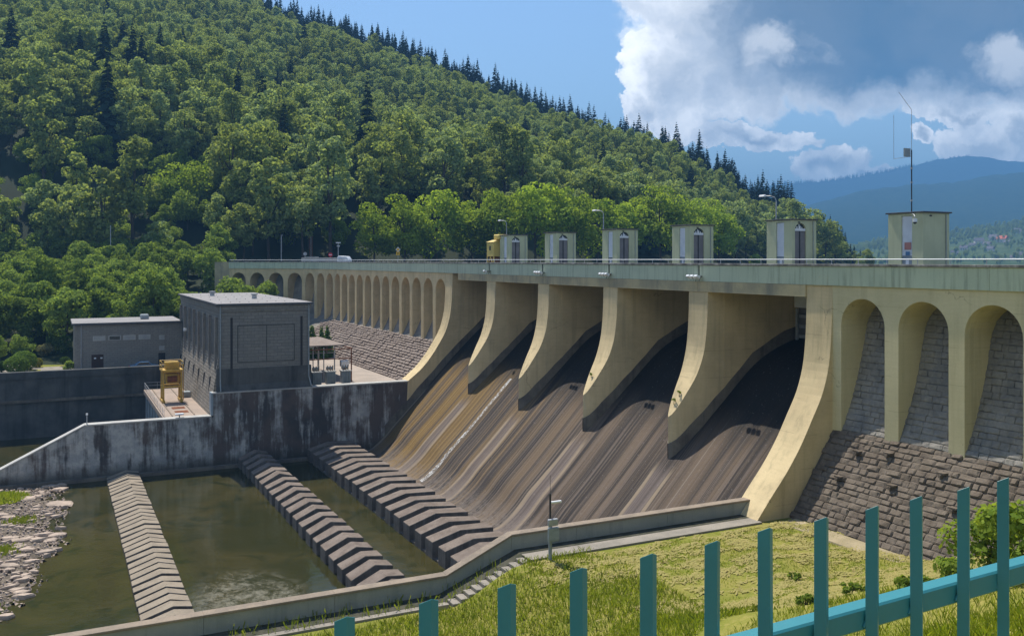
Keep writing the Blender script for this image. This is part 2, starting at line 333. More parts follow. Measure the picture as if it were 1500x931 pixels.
def build_ground():
    m, t, b, out = newmat('meadow_ground')
    P = t.new('ShaderNodeNewGeometry').outputs['Position']
    n = t.noise(P, .28, 5, .6); f = t.noise(P, 3.5, 6, .7)
    col = t.mix(t.ramp(n, .4, .6), (.155,.168,.03), (.215,.20,.05))
    col = t.mix(t.m('MULTIPLY', t.ramp(f, .45, .7), .6), col, (.31,.255,.085))
    t.put(b.inputs['Base Color'], col); b.inputs['Roughness'].default_value = .95; b.inputs['Specular IOR Level'].default_value = 0; bump(t, b, f, .8, .1)
    return m
M['meadow'] = build_ground()
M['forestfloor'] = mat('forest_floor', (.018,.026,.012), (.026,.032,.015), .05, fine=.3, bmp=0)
def build_far(name, cs, sc):
    m, t, b, out = newmat(name)
    P = t.new('ShaderNodeNewGeometry').outputs['Position']
    f = t.noise(P, sc, 7, .7); g = t.noise(P, sc*.08, 4, .6)
    col = t.mix(t.ramp(f, .35, .65), cs[0], cs[1])
    if len(cs) > 2: col = t.mix(t.ramp(g, .52, .60), col, cs[2])
    t.put(b.inputs['Base Color'], col); b.inputs['Roughness'].default_value = 1; b.inputs['Specular IOR Level'].default_value = 0
    bump(t, b, f, 1.0, 3/sc*.02)
    return m
M['farhill'] = build_far('far_wooded_hill', ((.006,.014,.016), (.016,.028,.024)), .03)
M['foothill'] = build_far('wooded_foothill', ((.012,.028,.018), (.032,.052,.028)), .045)
M['valley'] = build_far('village_meadows', ((.05,.075,.028), (.075,.10,.035), (.17,.175,.07)), .03)

# ------------------------------------------------------------------ object helpers
def tag(o, label=None, cat=None, group=None, kind=None):
    if label: o['label'] = label
    if cat: o['category'] = cat
    if group: o['group'] = group
    if kind: o['kind'] = kind
    return o
def thing(name, label, cat, loc=(0,0,0), group=None, rz=0):
    o = bpy.data.objects.new(name, None); C.objects.link(o); o.empty_display_size = .5
    o.location = loc; o.rotation_euler = (0, 0, rz)
    return tag(o, label, cat, group)
def link(o, parent=None):
    C.objects.link(o)
    if parent is not None: o.parent = parent
    return o
class G:
    """collects shapes for ONE mesh object"""
    def __init__(s): s.v = []; s.f = []; s.mi = []
    def add(s, vs, fs, mi=0):
        k = len(s.v); s.v += [tuple(v) for v in vs]
        for f in fs: s.f.append([i+k for i in f]); s.mi.append(mi)
        return s
    def box(s, x0, x1, y0, y1, z0, z1, mi=0, T=None):
        vs = [(x0,y0,z0),(x1,y0,z0),(x1,y1,z0),(x0,y1,z0),(x0,y0,z1),(x1,y0,z1),(x1,y1,z1),(x0,y1,z1)]
        if T is not None: vs = [T @ Vector(v) for v in vs]
        return s.add(vs, [(0,3,2,1),(4,5,6,7),(0,1,5,4),(1,2,6,5),(2,3,7,6),(3,0,4,7)], mi)
    def prism(s, prof, y0, y1, mi=0, axis='y', T=None):
        """closed profile (a, z) extruded along y (a = x) or x (a = y)"""
        n = len(prof)
        mk = (lambda a, z, q: (a, q, z)) if axis == 'y' else (lambda a, z, q: (q, a, z)) if axis == 'x' else (lambda a, b_, q: (a, b_, q))
        vs = [mk(a, z, y0) for a, z in prof] + [mk(a, z, y1) for a, z in prof]
        if T is not None: vs = [T @ Vector(v) for v in vs]
        fs = [tuple(range(n)), tuple(range(2*n-1, n-1, -1))] + [(i, i+n, (i+1) % n+n, (i+1) % n) for i in range(n)]
        return s.add(vs, fs, mi)
    def tube(s, p, q, r, n=8, mi=0, r2=None, cap=True):
        p, q = Vector(p), Vector(q); d = (q-p)
        if d.length < 1e-6: return s
        d.normalize(); a = d.orthogonal().normalized(); b = d.cross(a); r2 = r if r2 is None else r2
        vs = [p+(a*math.cos(6.2832*i/n)+b*math.sin(6.2832*i/n))*r for i in range(n)] + [q+(a*math.cos(6.2832*i/n)+b*math.sin(6.2832*i/n))*r2 for i in range(n)]
        fs = [(i, (i+1) % n, (i+1) % n+n, i+n) for i in range(n)]
        if cap: fs += [tuple(range(n-1, -1, -1)), tuple(range(n, 2*n))]
        return s.add(vs, fs, mi)
    def path(s, pts, r, n=6, mi=0):
        for a, b in zip(pts, pts[1:]): s.tube(a, b, r, n, mi)
        return s
    def build(s, name, mats, parent=None, smooth=False, bevel=0):
        if not isinstance(mats, (list, tuple)): mats = [mats]
        me = bpy.data.meshes.new(name); me.from_pydata(s.v, [], s.f)
        for m in mats: me.materials.append(m)
        me.polygons.foreach_set('material_index', s.mi)
        bm = bmesh.new(); bm.from_mesh(me); bmesh.ops.recalc_face_normals(bm, faces=bm.faces[:]); bm.to_mesh(me); bm.free()
        if smooth: me.polygons.foreach_set('use_smooth', [True]*len(me.polygons))
        o = bpy.data.objects.new(name, me); link(o, parent)
        if parent is not None: o.matrix_parent_inverse = parent.matrix_basis.inverted() if s.world else Matrix()
        if bevel:
            b = o.modifiers.new('bevel', 'BEVEL'); b.width = bevel; b.segments = 1; b.limit_method = 'ANGLE'; b.angle_limit = .6
        return o
    world = True      # coordinates are world metres unless set False (then local to the parent)
class L(G):
    world = False
def copy_tree(o, parent=None):
    c = o.copy(); C.objects.link(c)
    if parent is not None: c.parent = parent
    for ch in o.children: copy_tree(ch, c)
    return c
def quads_mesh(name, V, mats, mi=None, ntri=4):
    """V: (n, k, 3) array -> mesh of n k-gons"""
    n, k, _ = V.shape
    me = bpy.data.meshes.new(name)
    me.vertices.add(n*k); me.vertices.foreach_set('co', V.astype(np.float32).ravel())
    me.loops.add(n*k); me.loops.foreach_set('vertex_index', np.arange(n*k, dtype=np.int32))
    me.polygons.add(n); me.polygons.foreach_set('loop_start', np.arange(0, n*k, k, dtype=np.int32))
    try: me.polygons.foreach_set('loop_total', np.full(n, k, dtype=np.int32))
    except Exception: pass
    for m in (mats if isinstance(mats, (list, tuple)) else [mats]): me.materials.append(m)
    if mi is not None: me.polygons.foreach_set('material_index', mi.astype(np.int32))
    me.update(calc_edges=True)
    return me
def campos(px, d):
    """world x, y of the point at depth d metres on bearing px (bearing given as focal-plane offset)"""
    xr = (px-750)/1350*d
    return xr*cA+d*sA, -xr*sA+d*cA
# ------------------------------------------------------------------ the dam
D = 49.7
PIERS = [48.72, 62.72, 76.74, 90.76, 104.76, 118.77]     # near faces of the six piers
PW = 2.5
def smooth_profile(pts, n=5):
    """Catmull-Rom through (x, z) points"""
    P = [Vector((p[0], p[1], 0)) for p in pts]; out = []
    for i in range(len(P)-1):
        p0 = P[max(i-1, 0)]; p1 = P[i]; p2 = P[i+1]; p3 = P[min(i+2, len(P)-1)]
        for k in range(n):
            t = k/n
            q = .5*((2*p1)+(p2-p0)*t+(2*p0-5*p1+4*p2-p3)*t*t+(3*p1-p0-3*p2+p3)*t**3)
            out.append((q.x, q.y))
    out.append(pts[-1]); return out
SPILL = [(35.4,.32),(37.3,.42),(38.4,1.0),(39.76,2.15),(41.0,3.5),(43.3,5.75),(45.5,8.0),(48.4,11.0),(51.4,13.95),(54.4,16.6),(56.7,17.9),(59.2,18.75),(61.0,18.95),(62.5,18.8)]
def spill_z(x):
    for (a, za), (b, zb) in zip(SPILL, SPILL[1:]):
        if a <= x <= b: return za+(zb-za)*(x-a)/(b-a)
    return 0
dam = thing('dam', 'long concrete gravity dam with five spillway bays, yellow piers and a pale green parapet', 'dam', (49.7, 85, 0))

# spillway face
sp = smooth_profile(SPILL, 5)
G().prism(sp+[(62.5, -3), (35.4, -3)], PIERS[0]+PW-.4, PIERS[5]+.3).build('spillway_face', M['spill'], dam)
# thin run of white water down the second bay
g = G(); rr = random.Random(3)
wp = [p for p in sp if 37.3 < p[0] < 49]
fo = []
for i, (x, z) in enumerate(wp):
    t = i/(len(wp)-1); w = .24+.26*(1-t)+rr.uniform(-.08, .08); c = 98.9+.25*(1-t)+rr.uniform(-.05, .05)
    fo.append((x-.035, c-w, z+.05, c+w))
for a, b in zip(fo, fo[1:]):
    g.add([(a[0], a[1], a[2]), (a[0], a[3], a[2]), (b[0], b[3], b[2]), (b[0], b[1], b[2])], [(0,1,2,3)])
def foam_mat():
    m, t, b, out = newmat('white_running_water')
    P = t.new('ShaderNodeNewGeometry').outputs['Position']
    n = t.noise(t.scale(P, (1.6, 5, 1.6)), 1.2, 6, .75, 1.2)
    tr = t.new('ShaderNodeBsdfTransparent'); mx = t.new('ShaderNodeMixShader')
    t.put(b.inputs['Base Color'], (.8,.8,.78)); b.inputs['Roughness'].default_value = .5
    t.put(mx.inputs[0], t.m('MULTIPLY', t.ramp(n, .42, .66), .8)); t.l.new(tr.outputs[0], mx.inputs[1]); t.l.new(b.outputs[0], mx.inputs[2]); t.l.new(mx.outputs[0], out.inputs[0])
    return m
M['foam'] = foam_mat()
tag(g.build('running_water', M['foam'], dam), kind='stuff')

# piers: the inner four run out into a pointed cutwater
PLAN = [(46.5,0),(46.62,.2),(47.0,.50),(47.5,.76),(48.1,.97),(48.8,1.15),(49.3,1.25),(49.7,1.30),(51.3,1.42),(63,1.42)]
def halfw(x):
    for (a, wa), (b, wb) in zip(PLAN, PLAN[1:]):
        if a <= x <= b: return wa+(wb-wa)*(x-a)/(b-a)
    return 0 if x < 46.5 else 1.42
FR_END = smooth_profile([(49.7,24.0),(49.63,21.47),(49.5,19.52),(49.24,17.84),(48.66,16.17),(47.82,14.69),(46.93,13.18),(46.23,12.15),(45.3,10.96),(44.07,9.59),(42.63,7.9)], 3)
FR_END0 = smooth_profile([(49.7,24.0),(49.55,20.2),(49.25,17.9),(48.66,16.0),(47.82,14.5),(46.6,12.7),(45.3,11.15),(44.2,10.2),(43.1,9.37)], 3)
FR_IN = [(x, min(z, 23.1)) for x, z in FR_END if x > 46.5 and z < 23.3]+[(46.5, 12.56)]
FR_IN[0] = (FR_IN[0][0], 23.1)
for k, y in enumerate(PIERS):
    g = G(); yc = y+PW/2
    if k in (0, 5):
        front = FR_END+[(42.2, 6.5), (44, 3)] if k == 0 else FR_END0+[(42.9, 5), (43, 2)]
        g.prism(front+[(51.3, 3), (51.3, 24.0)], y, y+PW)
        g.prism([(51.31, 24.0), (51.31, 8), (56, 12), (62, 14), (62, 24.45), (52.2, 24.45), (52.2, 24.0)], y-.02, y+PW+.02)
    else:
        st = FR_IN[::-1]+[(51.3, 23.1)]
        for (xa, za), (xb, zb) in zip(st, st[1:]):
            wa, wb = halfw(xa), halfw(xb); la, lb = spill_z(xa)-1.2, spill_z(xb)-1.2
            g.add([(xa,yc-wa,za),(xb,yc-wb,zb),(xb,yc+wb,zb),(xa,yc+wa,za)], [(0,1,2,3)])
            for sg in (-1, 1): g.add([(xa,yc+sg*wa,la),(xb,yc+sg*wb,lb),(xb,yc+sg*wb,zb),(xa,yc+sg*wa,za)], [(0,1,2,3)])
        g.prism([(51.31, 23.1), (51.31, 8), (56, 12), (62, 14), (62, 24.45), (52.2, 24.45), (52.2, 23.1)], yc-1.44, yc+1.44)
    p = g.build('pier', M['yellow'], dam)
    # dark water-stained strip above the spillway
    xs = [59.3, 58, 56.7, 55.5, 54.4, 53, 51.75, 51.32, 51.29, 50.4, 49.2, 48.6, 48, 47.4, 47.0, 46.7, 46.5] if 0 < k < 5 else [59.3, 58, 56.7, 55.5, 54.4, 53, 51.75, 50.4, 49.2, 48, 46.8, 45.56, 44.4, 43.3, 42, 40.8, 39.76]
    hs = lambda x: 1.12+.2*max(0, min(1, (52-x)/6))+.10*math.sin(x*2.3)*math.sin(x*.9)
    for sg in ([-1] if k == 5 else [1] if k == 0 else [-1, 1]):
        g = G()
        for a, b in zip(xs, xs[1:]):
            def P(x, h, o):
                w = halfw(x) if 0 < k < 5 else PW/2
                return (x-(o*.8 if 0 < k < 5 and x < 47.5 else 0), yc+sg*(w+o), spill_z(x)+h)
            h1, h2 = hs(a), hs(b)
            g.add([P(a,-.6,.05), P(b,-.6,.05), P(b,h2,.05), P(a,h1,.05), P(a,h1,-.05), P(b,h2,-.05)], [(0,1,2,3), (3,2,5,4)])
        g.build('stained_footing', M['stained'], p)

# beams below the parapet over each bay
for k in range(5):
    y0, y1 = PIERS[k]+PW, PIERS[k+1]+(0 if k < 4 else -2.2)
    if k == 0: y0 += .02
    a = y0 if k == 0 else y0-PW/2+.01
    b = y1+PW/2-.01 if k < 4 else y1
    G().box(49.58, 52.2, a, b, 23.11, 23.985).build('beam', M['soffit'], dam)

# arcades: bays with a round arch
def arch_panel(g, T, w, z0, z1, o0, o1, zs, depth, mi=0, mi2=None, nseg=16):
    """front with an arched opening, local (a = into the wall, s, z); soffit runs 'depth' inwards"""
    mi2 = mi if mi2 is None else mi2
    c, r = (o0+o1)/2, (o1-o0)/2
    arc = [(c-r*math.cos(math.pi*i/nseg), zs+r*math.sin(math.pi*i/nseg)) for i in range(nseg+1)]
    A = lambda a, s, z: T @ Vector((a, s, z))
    g.add([A(0,0,z0), A(0,o0,z0), A(0,o0,zs), A(0,0,zs)], [(0,1,2,3)], mi)
    g.add([A(0,o1,z0), A(0,w,z0), A(0,w,zs), A(0,o1,zs)], [(0,1,2,3)], mi)
    g.add([A(0,0,zs), A(0,o0,zs), A(0,o0,z1), A(0,0,z1)], [(0,1,2,3)], mi)
    g.add([A(0,o1,zs), A(0,w,zs), A(0,w,z1), A(0,o1,z1)], [(0,1,2,3)], mi)
    for (s1, q1), (s2, q2) in zip(arc, arc[1:]):
        g.add([A(0,s1,q1), A(0,s2,q2), A(0,s2,z1), A(0,s1,z1)], [(0,1,2,3)], mi)
        g.add([A(0,s1,q1), A(0,s2,q2), A(depth,s2,q2), A(depth,s1,q1)], [(0,1,2,3)], mi2)
    for o in (o0, o1):
        g.add([A(0,o,z0), A(0,o,zs), A(depth,o,zs), A(depth,o,z0)], [(0,1,2,3)], mi2)
    for a, b in ((0, o0), (o1, w)):
        g.add([A(0,a,z0), A(0,b,z0), A(depth,b,z0), A(depth,a,z0)], [(0,1,2,3)], mi2)
def frame(x, y, head):
    """a = upstream, s = along the dam, heading turned from +Y towards -X"""
    h = math.radians(head)
    return Matrix(((math.cos(h), -math.sin(h), 0, x), (math.sin(h), math.cos(h), 0, y), (0, 0, 1, 0), (0, 0, 0, 1)))
ZC = 13.78
yb = PIERS[0]
for k in range(8):          # right-bank arcade, walking towards the camera
    w = 5.17 if k == 0 else 4.92
    y0 = yb-w; o0 = .56; o1 = o0+3.8
    g = G(); arch_panel(g, Matrix.Translation((D, y0, 0)), w, ZC-.15, 24.0, o0, o1, 21.25, 3.8)
    g.build('arch', M['olive'], dam); yb = y0
YR = yb
yl = PIERS[5]+PW
for k in range(12):         # left-bank arcade
    w = 4.46 if k == 0 else 4.9
    o0 = .12 if k == 0 else .56
    g = G(); arch_panel(g, Matrix.Translation((D, yl, 0)), w, ZC, 24.0, o0, o0+3.78, 21.25, 3.9)
    g.build('arch', M['yellow'], dam); yl += w
wing = [(D, yl, 0)]
wx, wy = D, yl
WH = [5, 9, 15, 38, 42, 42, 42, 42]
for k, h in enumerate(WH):  # curved wing
    T = frame(wx, wy, h); g = G()
    if k < 7: arch_panel(g, T, 4.9, ZC-3, 24.0, .56, 4.34, 21.25, 3.2)
    else:
        for bx in (0,): g.box(0, 3, 0.01, 4.0, 10, 25.4, T=T)
    g.build('arch' if k < 7 else 'end_pier', M['yellow'] if k < 7 else M['soffit'], dam)
    v = T @ Vector((0, 4.9, 0)); wx, wy = v.x, v.y; wing.append((wx, wy, h))

# green parapet with its weathered coping, cut at the joints
def band(T, w):
    G().box(-.14, .25, .012, w-.012, 24.003, 25.36, T=T).build('parapet_panel', M['green'], dam)
    G().box(-.24, .42, .006, w-.006, 25.362, 25.53, T=T).build('coping', M['coping'], dam, bevel=.02)
cuts = [YR, 18, 27.5, 36.3, 43.4, 50.2, 63.9, 77.9, 92.0, 105.9, 118.9, 133, 148.2, 160.5, yl]
for a, b in zip(cuts, cuts[1:]): band(Matrix.Translation((D, a, 0)), b-a)
for (x, y, _), h in zip(wing, WH[:7]): band(frame(x, y, h), 4.95)
# deck, core and upstream face
g = G(); g.box(50.1, 63, YR, yl, 24.46, 24.8)
for (x, y, _), h in zip(wing, WH[:7]): g.box(.3, 11, -.5, 5.4, 24.45, 24.795-.004*h/15, T=frame(x, y, h))
g.build('deck', M['deckc'], dam)
G().box(62.4, 63, YR, yl+30, 24.801, 25.45).build('upstream_parapet', M['coping'], dam)
g = G(); g.box(53.6, 62.9, YR, PIERS[0]+PW-.45, -3, 24.44); g.box(53.6, 62.9, PIERS[5]+.35, yl, -3, 24.44); g.box(62.5, 64, YR-3, yl+30, -4, 18.5)
for (x, y, _), h in zip(wing, WH[:7]): g.box(3.4, 10.5, -.5, 5.4, 8, 24.43-.01*h/15, T=frame(x, y, h))
g.build('dam_core', M['darkwall'], dam)

# ---- stone facing on the right bank: single stones
PR = [(53.3,24.0),(52.65,22.4),(52.1,20.6),(51.65,18.6),(51.05,16.7),(50.35,15.0),(49.72,13.72),(45.2,7.35),(44.15,5.9)]
PRs = smooth_profile(PR[:7], 4)+PR[7:]
PL = [(53.3,24.0),(52.65,22.4),(52.1,20.6),(51.65,18.6),(51.05,16.8),(50.35,15.2),(49.72,14.0),(43.1,9.15),(42.4,8.6)]
facing = G().prism([(x+.06, z-.04) for x, z in PRs]+[(54, 5), (54, 24)], YR, PIERS[0]+.3).build('stone_facing', M['mortar'], dam)
def along(prof, s):
    for (a, b), (c, d) in zip(prof, prof[1:]):
        L_ = math.hypot(c-a, d-b)
        if s <= L_: t = s/L_; return (a+(c-a)*t, b+(d-b)*t, (c-a)/L_, (d-b)/L_)
        s -= L_
    return None
rs = random.Random(5)
def stone_mesh(i, m):
    r = random.Random(100+i); v = []; f = []; N = 4
    for a in range(N):
        for b in range(N):
            u, w = [-.5, -.36, .36, .5][a], [-.5, -.34, .34, .5][b]
            edge = (a in (0, 3)) + (b in (0, 3))
            h = [.10+r.uniform(-.05, .06), .04+r.uniform(-.015, .02), .012][edge]
            jx = r.uniform(-.035, .035) if edge < 2 else r.uniform(-.02, .02)
            v.append((u+jx, w+r.uniform(-.04, .04)*(1 if edge else 1), h))
    for a in range(N-1):
        for b in range(N-1):
            f.append((a*N+b, (a+1)*N+b, (a+1)*N+b+1, a*N+b+1))
    me = bpy.data.meshes.new('stone'); 
    k = len(v); rim = [0,4,8,12,13,14,15,11,7,3,2,1]
    for q in rim: v.append((v[q][0], v[q][1], -.15))
    for q in range(12): f.append((rim[(q+1) % 12], rim[q], k+q, k+(q+1) % 12))
    me.from_pydata(v, [], f); me.materials.append(m); me.update(); return me
ST = [stone_mesh(i, M['stone']) for i in range(8)]
SN = [stone_mesh(20+i, M['niche']) for i in range(6)]
specs = []
s = .2; row = 0
Ltot = sum(math.hypot(c-a, d-b) for (a, b), (c, d) in zip(PRs, PRs[1:]))
openings = []
yb = PIERS[0]
for k in range(8):
    w = 5.17 if k == 0 else 4.92
    openings.append((yb-w+.5, yb-w+4.42)); yb -= w
while s < Ltot:
    h = rs.uniform(.36, .48); q = along(PRs, s+h/2)
    if q is None: break
    x, z, tx, tz = q
    niche = z > ZC-.05
    spans = openings if niche else [(22.0, PIERS[0]+.1)]
    for a, b in spans:
        y = b-rs.uniform(0, .5) if not niche else b+rs.uniform(-.1, .4)
        while y > a:
            l = rs.choice((.5, .62, .7, .8, .9, 1.05))*rs.uniform(.92, 1.08)
            yc = y-l/2
            prj = rs.uniform(-.025, .035)
            R = Matrix(((0, tx*-1, -tz*-1, x), (1, 0, 0, yc), (0, -tz, tx*-1, z), (0, 0, 0, 1)))
            # columns: along the dam, up the slope, outward normal
            nrm = Vector((tz, 0, -tx)); nrm = nrm if nrm.x < 0 else -nrm
            upv = Vector((-tx, 0, -tz)); upv = upv if upv.z > 0 else -upv
            R = Matrix(((0, upv.x, nrm.x, x+nrm.x*prj), (-1, 0, 0, yc), (0, upv.z, nrm.z, z+nrm.z*prj), (0, 0, 0, 1)))
            S = Matrix.Diagonal((l-.022, h-.022, rs.uniform(.55, 1.15) if not niche else .5, 1))
            xr = x*cA-yc*sA; yf = x*sA+yc*cA
            px = 750+1350*xr/yf; py = 381-1350*(z-EYE)/yf
            vis = px < 1510 and py < 940 and z > 7.4 and yc < 47.5
            specs.append((not vis, yf, niche, R @ S)); y -= l
    s += h; row += 1
specs.sort(key=lambda q: (q[0], q[1]))
bulk = G()
for i, (_, _, niche, W) in enumerate(specs):
    me = rs.choice(SN if niche else ST)
    if i < 300:
        o = bpy.data.objects.new('stone', me); link(o, facing); o.matrix_parent_inverse = Matrix.Translation((-49.7, -85, 0)) if False else Matrix()
        o.matrix_basis = W
    else:
        bulk.add([W @ v.co for v in me.vertices], [tuple(p.vertices) for p in me.polygons], 1 if niche else 0)
tag(bulk.build('facing_stones', [M['stone'], M['niche']], facing), kind='stuff')
# drain spouts in the stone face
for (y, z) in ((45.6, 12.6), (43.2, 12.9), (38.9, 12.5), (41.9, 11.2), (37.2, 10.9), (46.1, 10.9)):
    q = [p for p in (along(PRs, t*.05) for t in range(int(Ltot/.05))) if abs(p[1]-z) < .06][0]
    g = G(); g.tube((q[0]+.3, y, z+.02), (q[0]-.42, y, z+.10), .11, 8); g.box(q[0]-.30, q[0]+.1, y-.28, y+.28, z+.2, z+.30)
    g.build('drain_spout', M['stone'], facing)

# ---- left-bank facing: far stones joined
fl = G().prism([(x+.08, z-.06) for x, z in smooth_profile(PL[:7], 4)+PL[7:]]+[(54, 8), (54, 24)], PIERS[5]+.4, yl+6).build('stone_facing', M['niche'], dam)
g = G(); s = 0; PLs = [PL[6], PL[7]]; Ll = math.hypot(PL[7][0]-PL[6][0], PL[7][1]-PL[6][1])
while s < Ll:
    h = rs.uniform(.44, .58); q = along(PLs, min(s+h/2, Ll-.01)); x, z, tx, tz = q
    nrm = Vector((tz, 0, -tx)); upv = Vector((-tx, 0, -tz))
    y = PIERS[5]+PW-.5+rs.uniform(0, .8)
    while y < yl+4:
        l = rs.uniform(.8, 1.6); prj = rs.uniform(.05, .22)
        W = Matrix(((0, upv.x, nrm.x, x), (-1, 0, 0, y+l/2), (0, upv.z, nrm.z, z), (0, 0, 0, 1)))
        a, b = l/2-.03, h/2-.03; c = .07
        vs = [W @ Vector(p) for p in ((-a,-b,-.1),(a,-b,-.1),(a,b,-.1),(-a,b,-.1),(-a+c,-b+c,prj),(a-c,-b+c,prj+rs.uniform(-.05,.05)),(a-c,b-c,prj+rs.uniform(-.05,.05)),(-a+c,b-c,prj))]
        g.add(vs, [(4,5,6,7),(0,1,5,4),(1,2,6,5),(2,3,7,6),(3,0,4,7)]); y += l
    s += h
tag(g.build('facing_stones', M['stone2'], fl), kind='stuff')
g = G()
for (x, y, _), h in zip(wing, WH[:7]):
    T = frame(x, y, h); pr = smooth_profile([(3.4,24.0),(2.4,20.6),(1.9,18.6),(1.0,15.5),(0,13.8),(-7,8.6)], 3)
    for (a, b), (c, d) in zip(pr, pr[1:]): g.add([T @ Vector(v) for v in ((a,-.3,b),(a,5.2,b),(c,5.2,d),(c,-.3,d))], [(0,1,2,3)])
g.build('wing_facing', M['niche'], dam)

# ------------------------------------------------------------------ guard rail on the coping
rail = thing('guard_rail', 'thin pale pipe guard rail running along the whole dam parapet', 'railing', (D, 85, 25.5))
pts = [(D+.1, YR, 25.86), (D+.1, yl, 25.86)]+[tuple((frame(x, y, h) @ Vector((.1, 4.9, 25.86)))) for (x, y, _), h in zip(wing, WH[:7])]
G().path(pts, .035, 6).build('rail', M['white'], rail)
pm = None; y = YR+.6
while y < yl:
    if pm is None:
        pm = G().box(D+.08, D+.12, y-.02, y+.02, 25.53, 25.84).build('post', M['steel'], rail); y0p = y
    else:
        o = pm.copy(); C.objects.link(o); o.matrix_parent_inverse = pm.matrix_parent_inverse.copy(); o.location = (0, y-y0p, 0)
    y += 2.45

# ------------------------------------------------------------------ spillway gates
gate0 = None
for k in range(5):
    y0 = PIERS[k]+PW+.05; w = PIERS[k+1]-.05-y0
    t = thing('spillway_gate', None, 'gate', (59.7, y0, 0), 'gates closing the spillway bays')
    t['label'] = ['white and grey spillway gate showing beside the nearest yellow pier', 'spillway gate hidden deep in the second bay from the near bank', 'spillway gate deep in the middle bay', 'spillway gate deep in the fourth bay from the near bank', 'spillway gate in the farthest bay'][k]
    L().box(0, .15, 0, w, 18.6, 24.4).build('skin_plate', M['door'], t)
    L().box(-.5, -.02, 0.1, w-.1, 21.6, 23.6).build('hood', M['white'], t, bevel=.03)
    for z in (18.9, 19.8, 20.7):
        L().box(-.4, -.01, .05, w-.05, z, z+.28).build('stiffener', M['steel'], t)
    for yy in (.3, w*.33, w*.66, w-.6):
        L().box(-.6, -.41, yy, yy+.22, 18.7, 21.5).build('arm', M['steel'], t)

# ------------------------------------------------------------------ floodlights under the coping
fl_y = [106.37, 92.03, 78.06, 63.78]
fl_lab = ['bracketed floodlight on the parapet over the farthest pier but one', 'cluster of white floodlights on the parapet over the middle left pier', 'cluster of white floodlights on the parapet over the middle right pier', 'nearest cluster of white floodlights hung on the green parapet']
for y, lab in zip(fl_y, fl_lab):
    t = thing('floodlight', lab, 'floodlight', (D-.15, y, 24.5), 'floodlight clusters on the dam parapet')
    g = L(); g.tube((-.02, -.1, 1.0), (-.02, -.1, .0), .025, 6); g.tube((-.02, .05, 1.0), (-.02, .05, 0), .025, 6); g.box(-.12, 0, -.5, .5, -.12, -.04)
    g.path([(-.05, 0, -.08), (-.65, 0, -.25)], .03); g.path([(-.05, -.25, -.08), (-.35, -.5, -.45)], .03); g.path([(-.05, .25, -.08), (-.4, -.1, -.5)], .025)
    g.build('bracket', M['dark'], t)
    for dy in ((-.55, 0, .55) if y < 100 else (0,)):
        T = Matrix.Translation((-.6, dy, -.1)) @ Matrix.Rotation(.5, 4, 'Y')
        L().prism([(-.20, -.09), (.2, -.13), (.2, .13), (-.20, .09)], -.2, .2, T=T).build('lamp_head', M['white'], t, bevel=.02)

# ------------------------------------------------------------------ gatehouses
def gatehouse(y, lab, door=True, mast=False):
    t = thing('gatehouse', lab, 'gatehouse', (58.0, y, 24.8), 'yellow gatehouses along the dam crest')
    H = 4.55; w, dp = 3.2, 2.85
    g = L()
    g.box(.30, dp-.002, .26, w, 0, H)                               # core
    g.box(0, .298, 0, .98, 0, H); g.box(0, .298, 1.96, w, 0, H); g.box(0.002, .297, 0.98, 1.96, H-.18, H-.002)
    T = Matrix(((0, 1, 0, 0.3), (1, 0, 0, 0), (0, 0, 1, 0), (0, 0, 0, 1)))      # local a -> +Y, s -> +X
    if door: arch_panel(g, T, dp-.3, 0, H, -.0+.05, 1.35, 3.62, .25)
    else: g.box(.301, dp, 0.003, .258, 0, H)
    b = g.build('wall', M['gh'], t)
    G2 = L(); G2.box(-.16, dp+.14, -.16, w+.14, H, H+.11); G2.build('roof', M['roof_edge'], t, bevel=.02)
    g = L(); g.box(.12, .28, 0.99, 1.95, 1.35, H-.2, 0); z = 1.4
    while z < H-.25: g.add([(.12,.99,z),(.12,1.95,z),(.05,1.95,z-.05),(.05,.99,z-.05),(.12,1.95,z+.1),(.12,.99,z+.1)], [(0,1,2,3),(3,2,4,5)], 0); z += .155
    lv = g.build('louvre_panel', M['white'], t)
    L().box(.10, .28, .99, 1.95, 0, 1.34).build('service_door', M['bluec'], t)
    L().box(.085, .098, 1.35, 1.63, .45, 1.05).build('notice', M['white'], t)
    if door:
        d = L().box(.33, 1.66, .12, .2, 0, 3.58).build('door', M['door'], t)
        L().box(.93, 1.08, .105, .119, 0, 3.56).build('door_gap', M['dark'], d)
        L().box(.33, 1.66, .07, .2, 3.585, 3.80).build('transom', M['white'], d)
        g = L(); n = 14; T = [(1.0-.64*math.cos(math.pi*i/n), 3.81+.5*math.sin(math.pi*i/n)) for i in range(n+1)]
        g.add([(x, .18, z) for x, z in T], [tuple(range(n+1))]); lu = g.build('fanlight', M['glass'], t)
        g = L(); g.box(.66, .78, .13, .16, 3.80, 3.98); g.box(.9, 1.0, .13, .16, 3.8, 4.15); g.box(1.0, 1.14, .13, .16, 3.8, 4.02); g.box(1.24, 1.33, .13, .16, 3.8, 3.93)
        g.build('ornament', M['white'], t)
    L().path([(2.45, -.05, .1), (2.45, -.05, H-.1)], .035).build('downpipe', M['trans'], t)
    L().box(.7, .95, -.02, .0, 4.28, 4.4).build('wall_lamp', M['dark'], t)
    return t
M['gh'] = mat('olive_yellow_render', (.52,.53,.34), (.47,.48,.305), .5, streak=(.34,.35,.23), samt=.35, sscale=2, fine=.08, fscale=14, bmp=.15, bd=.01)
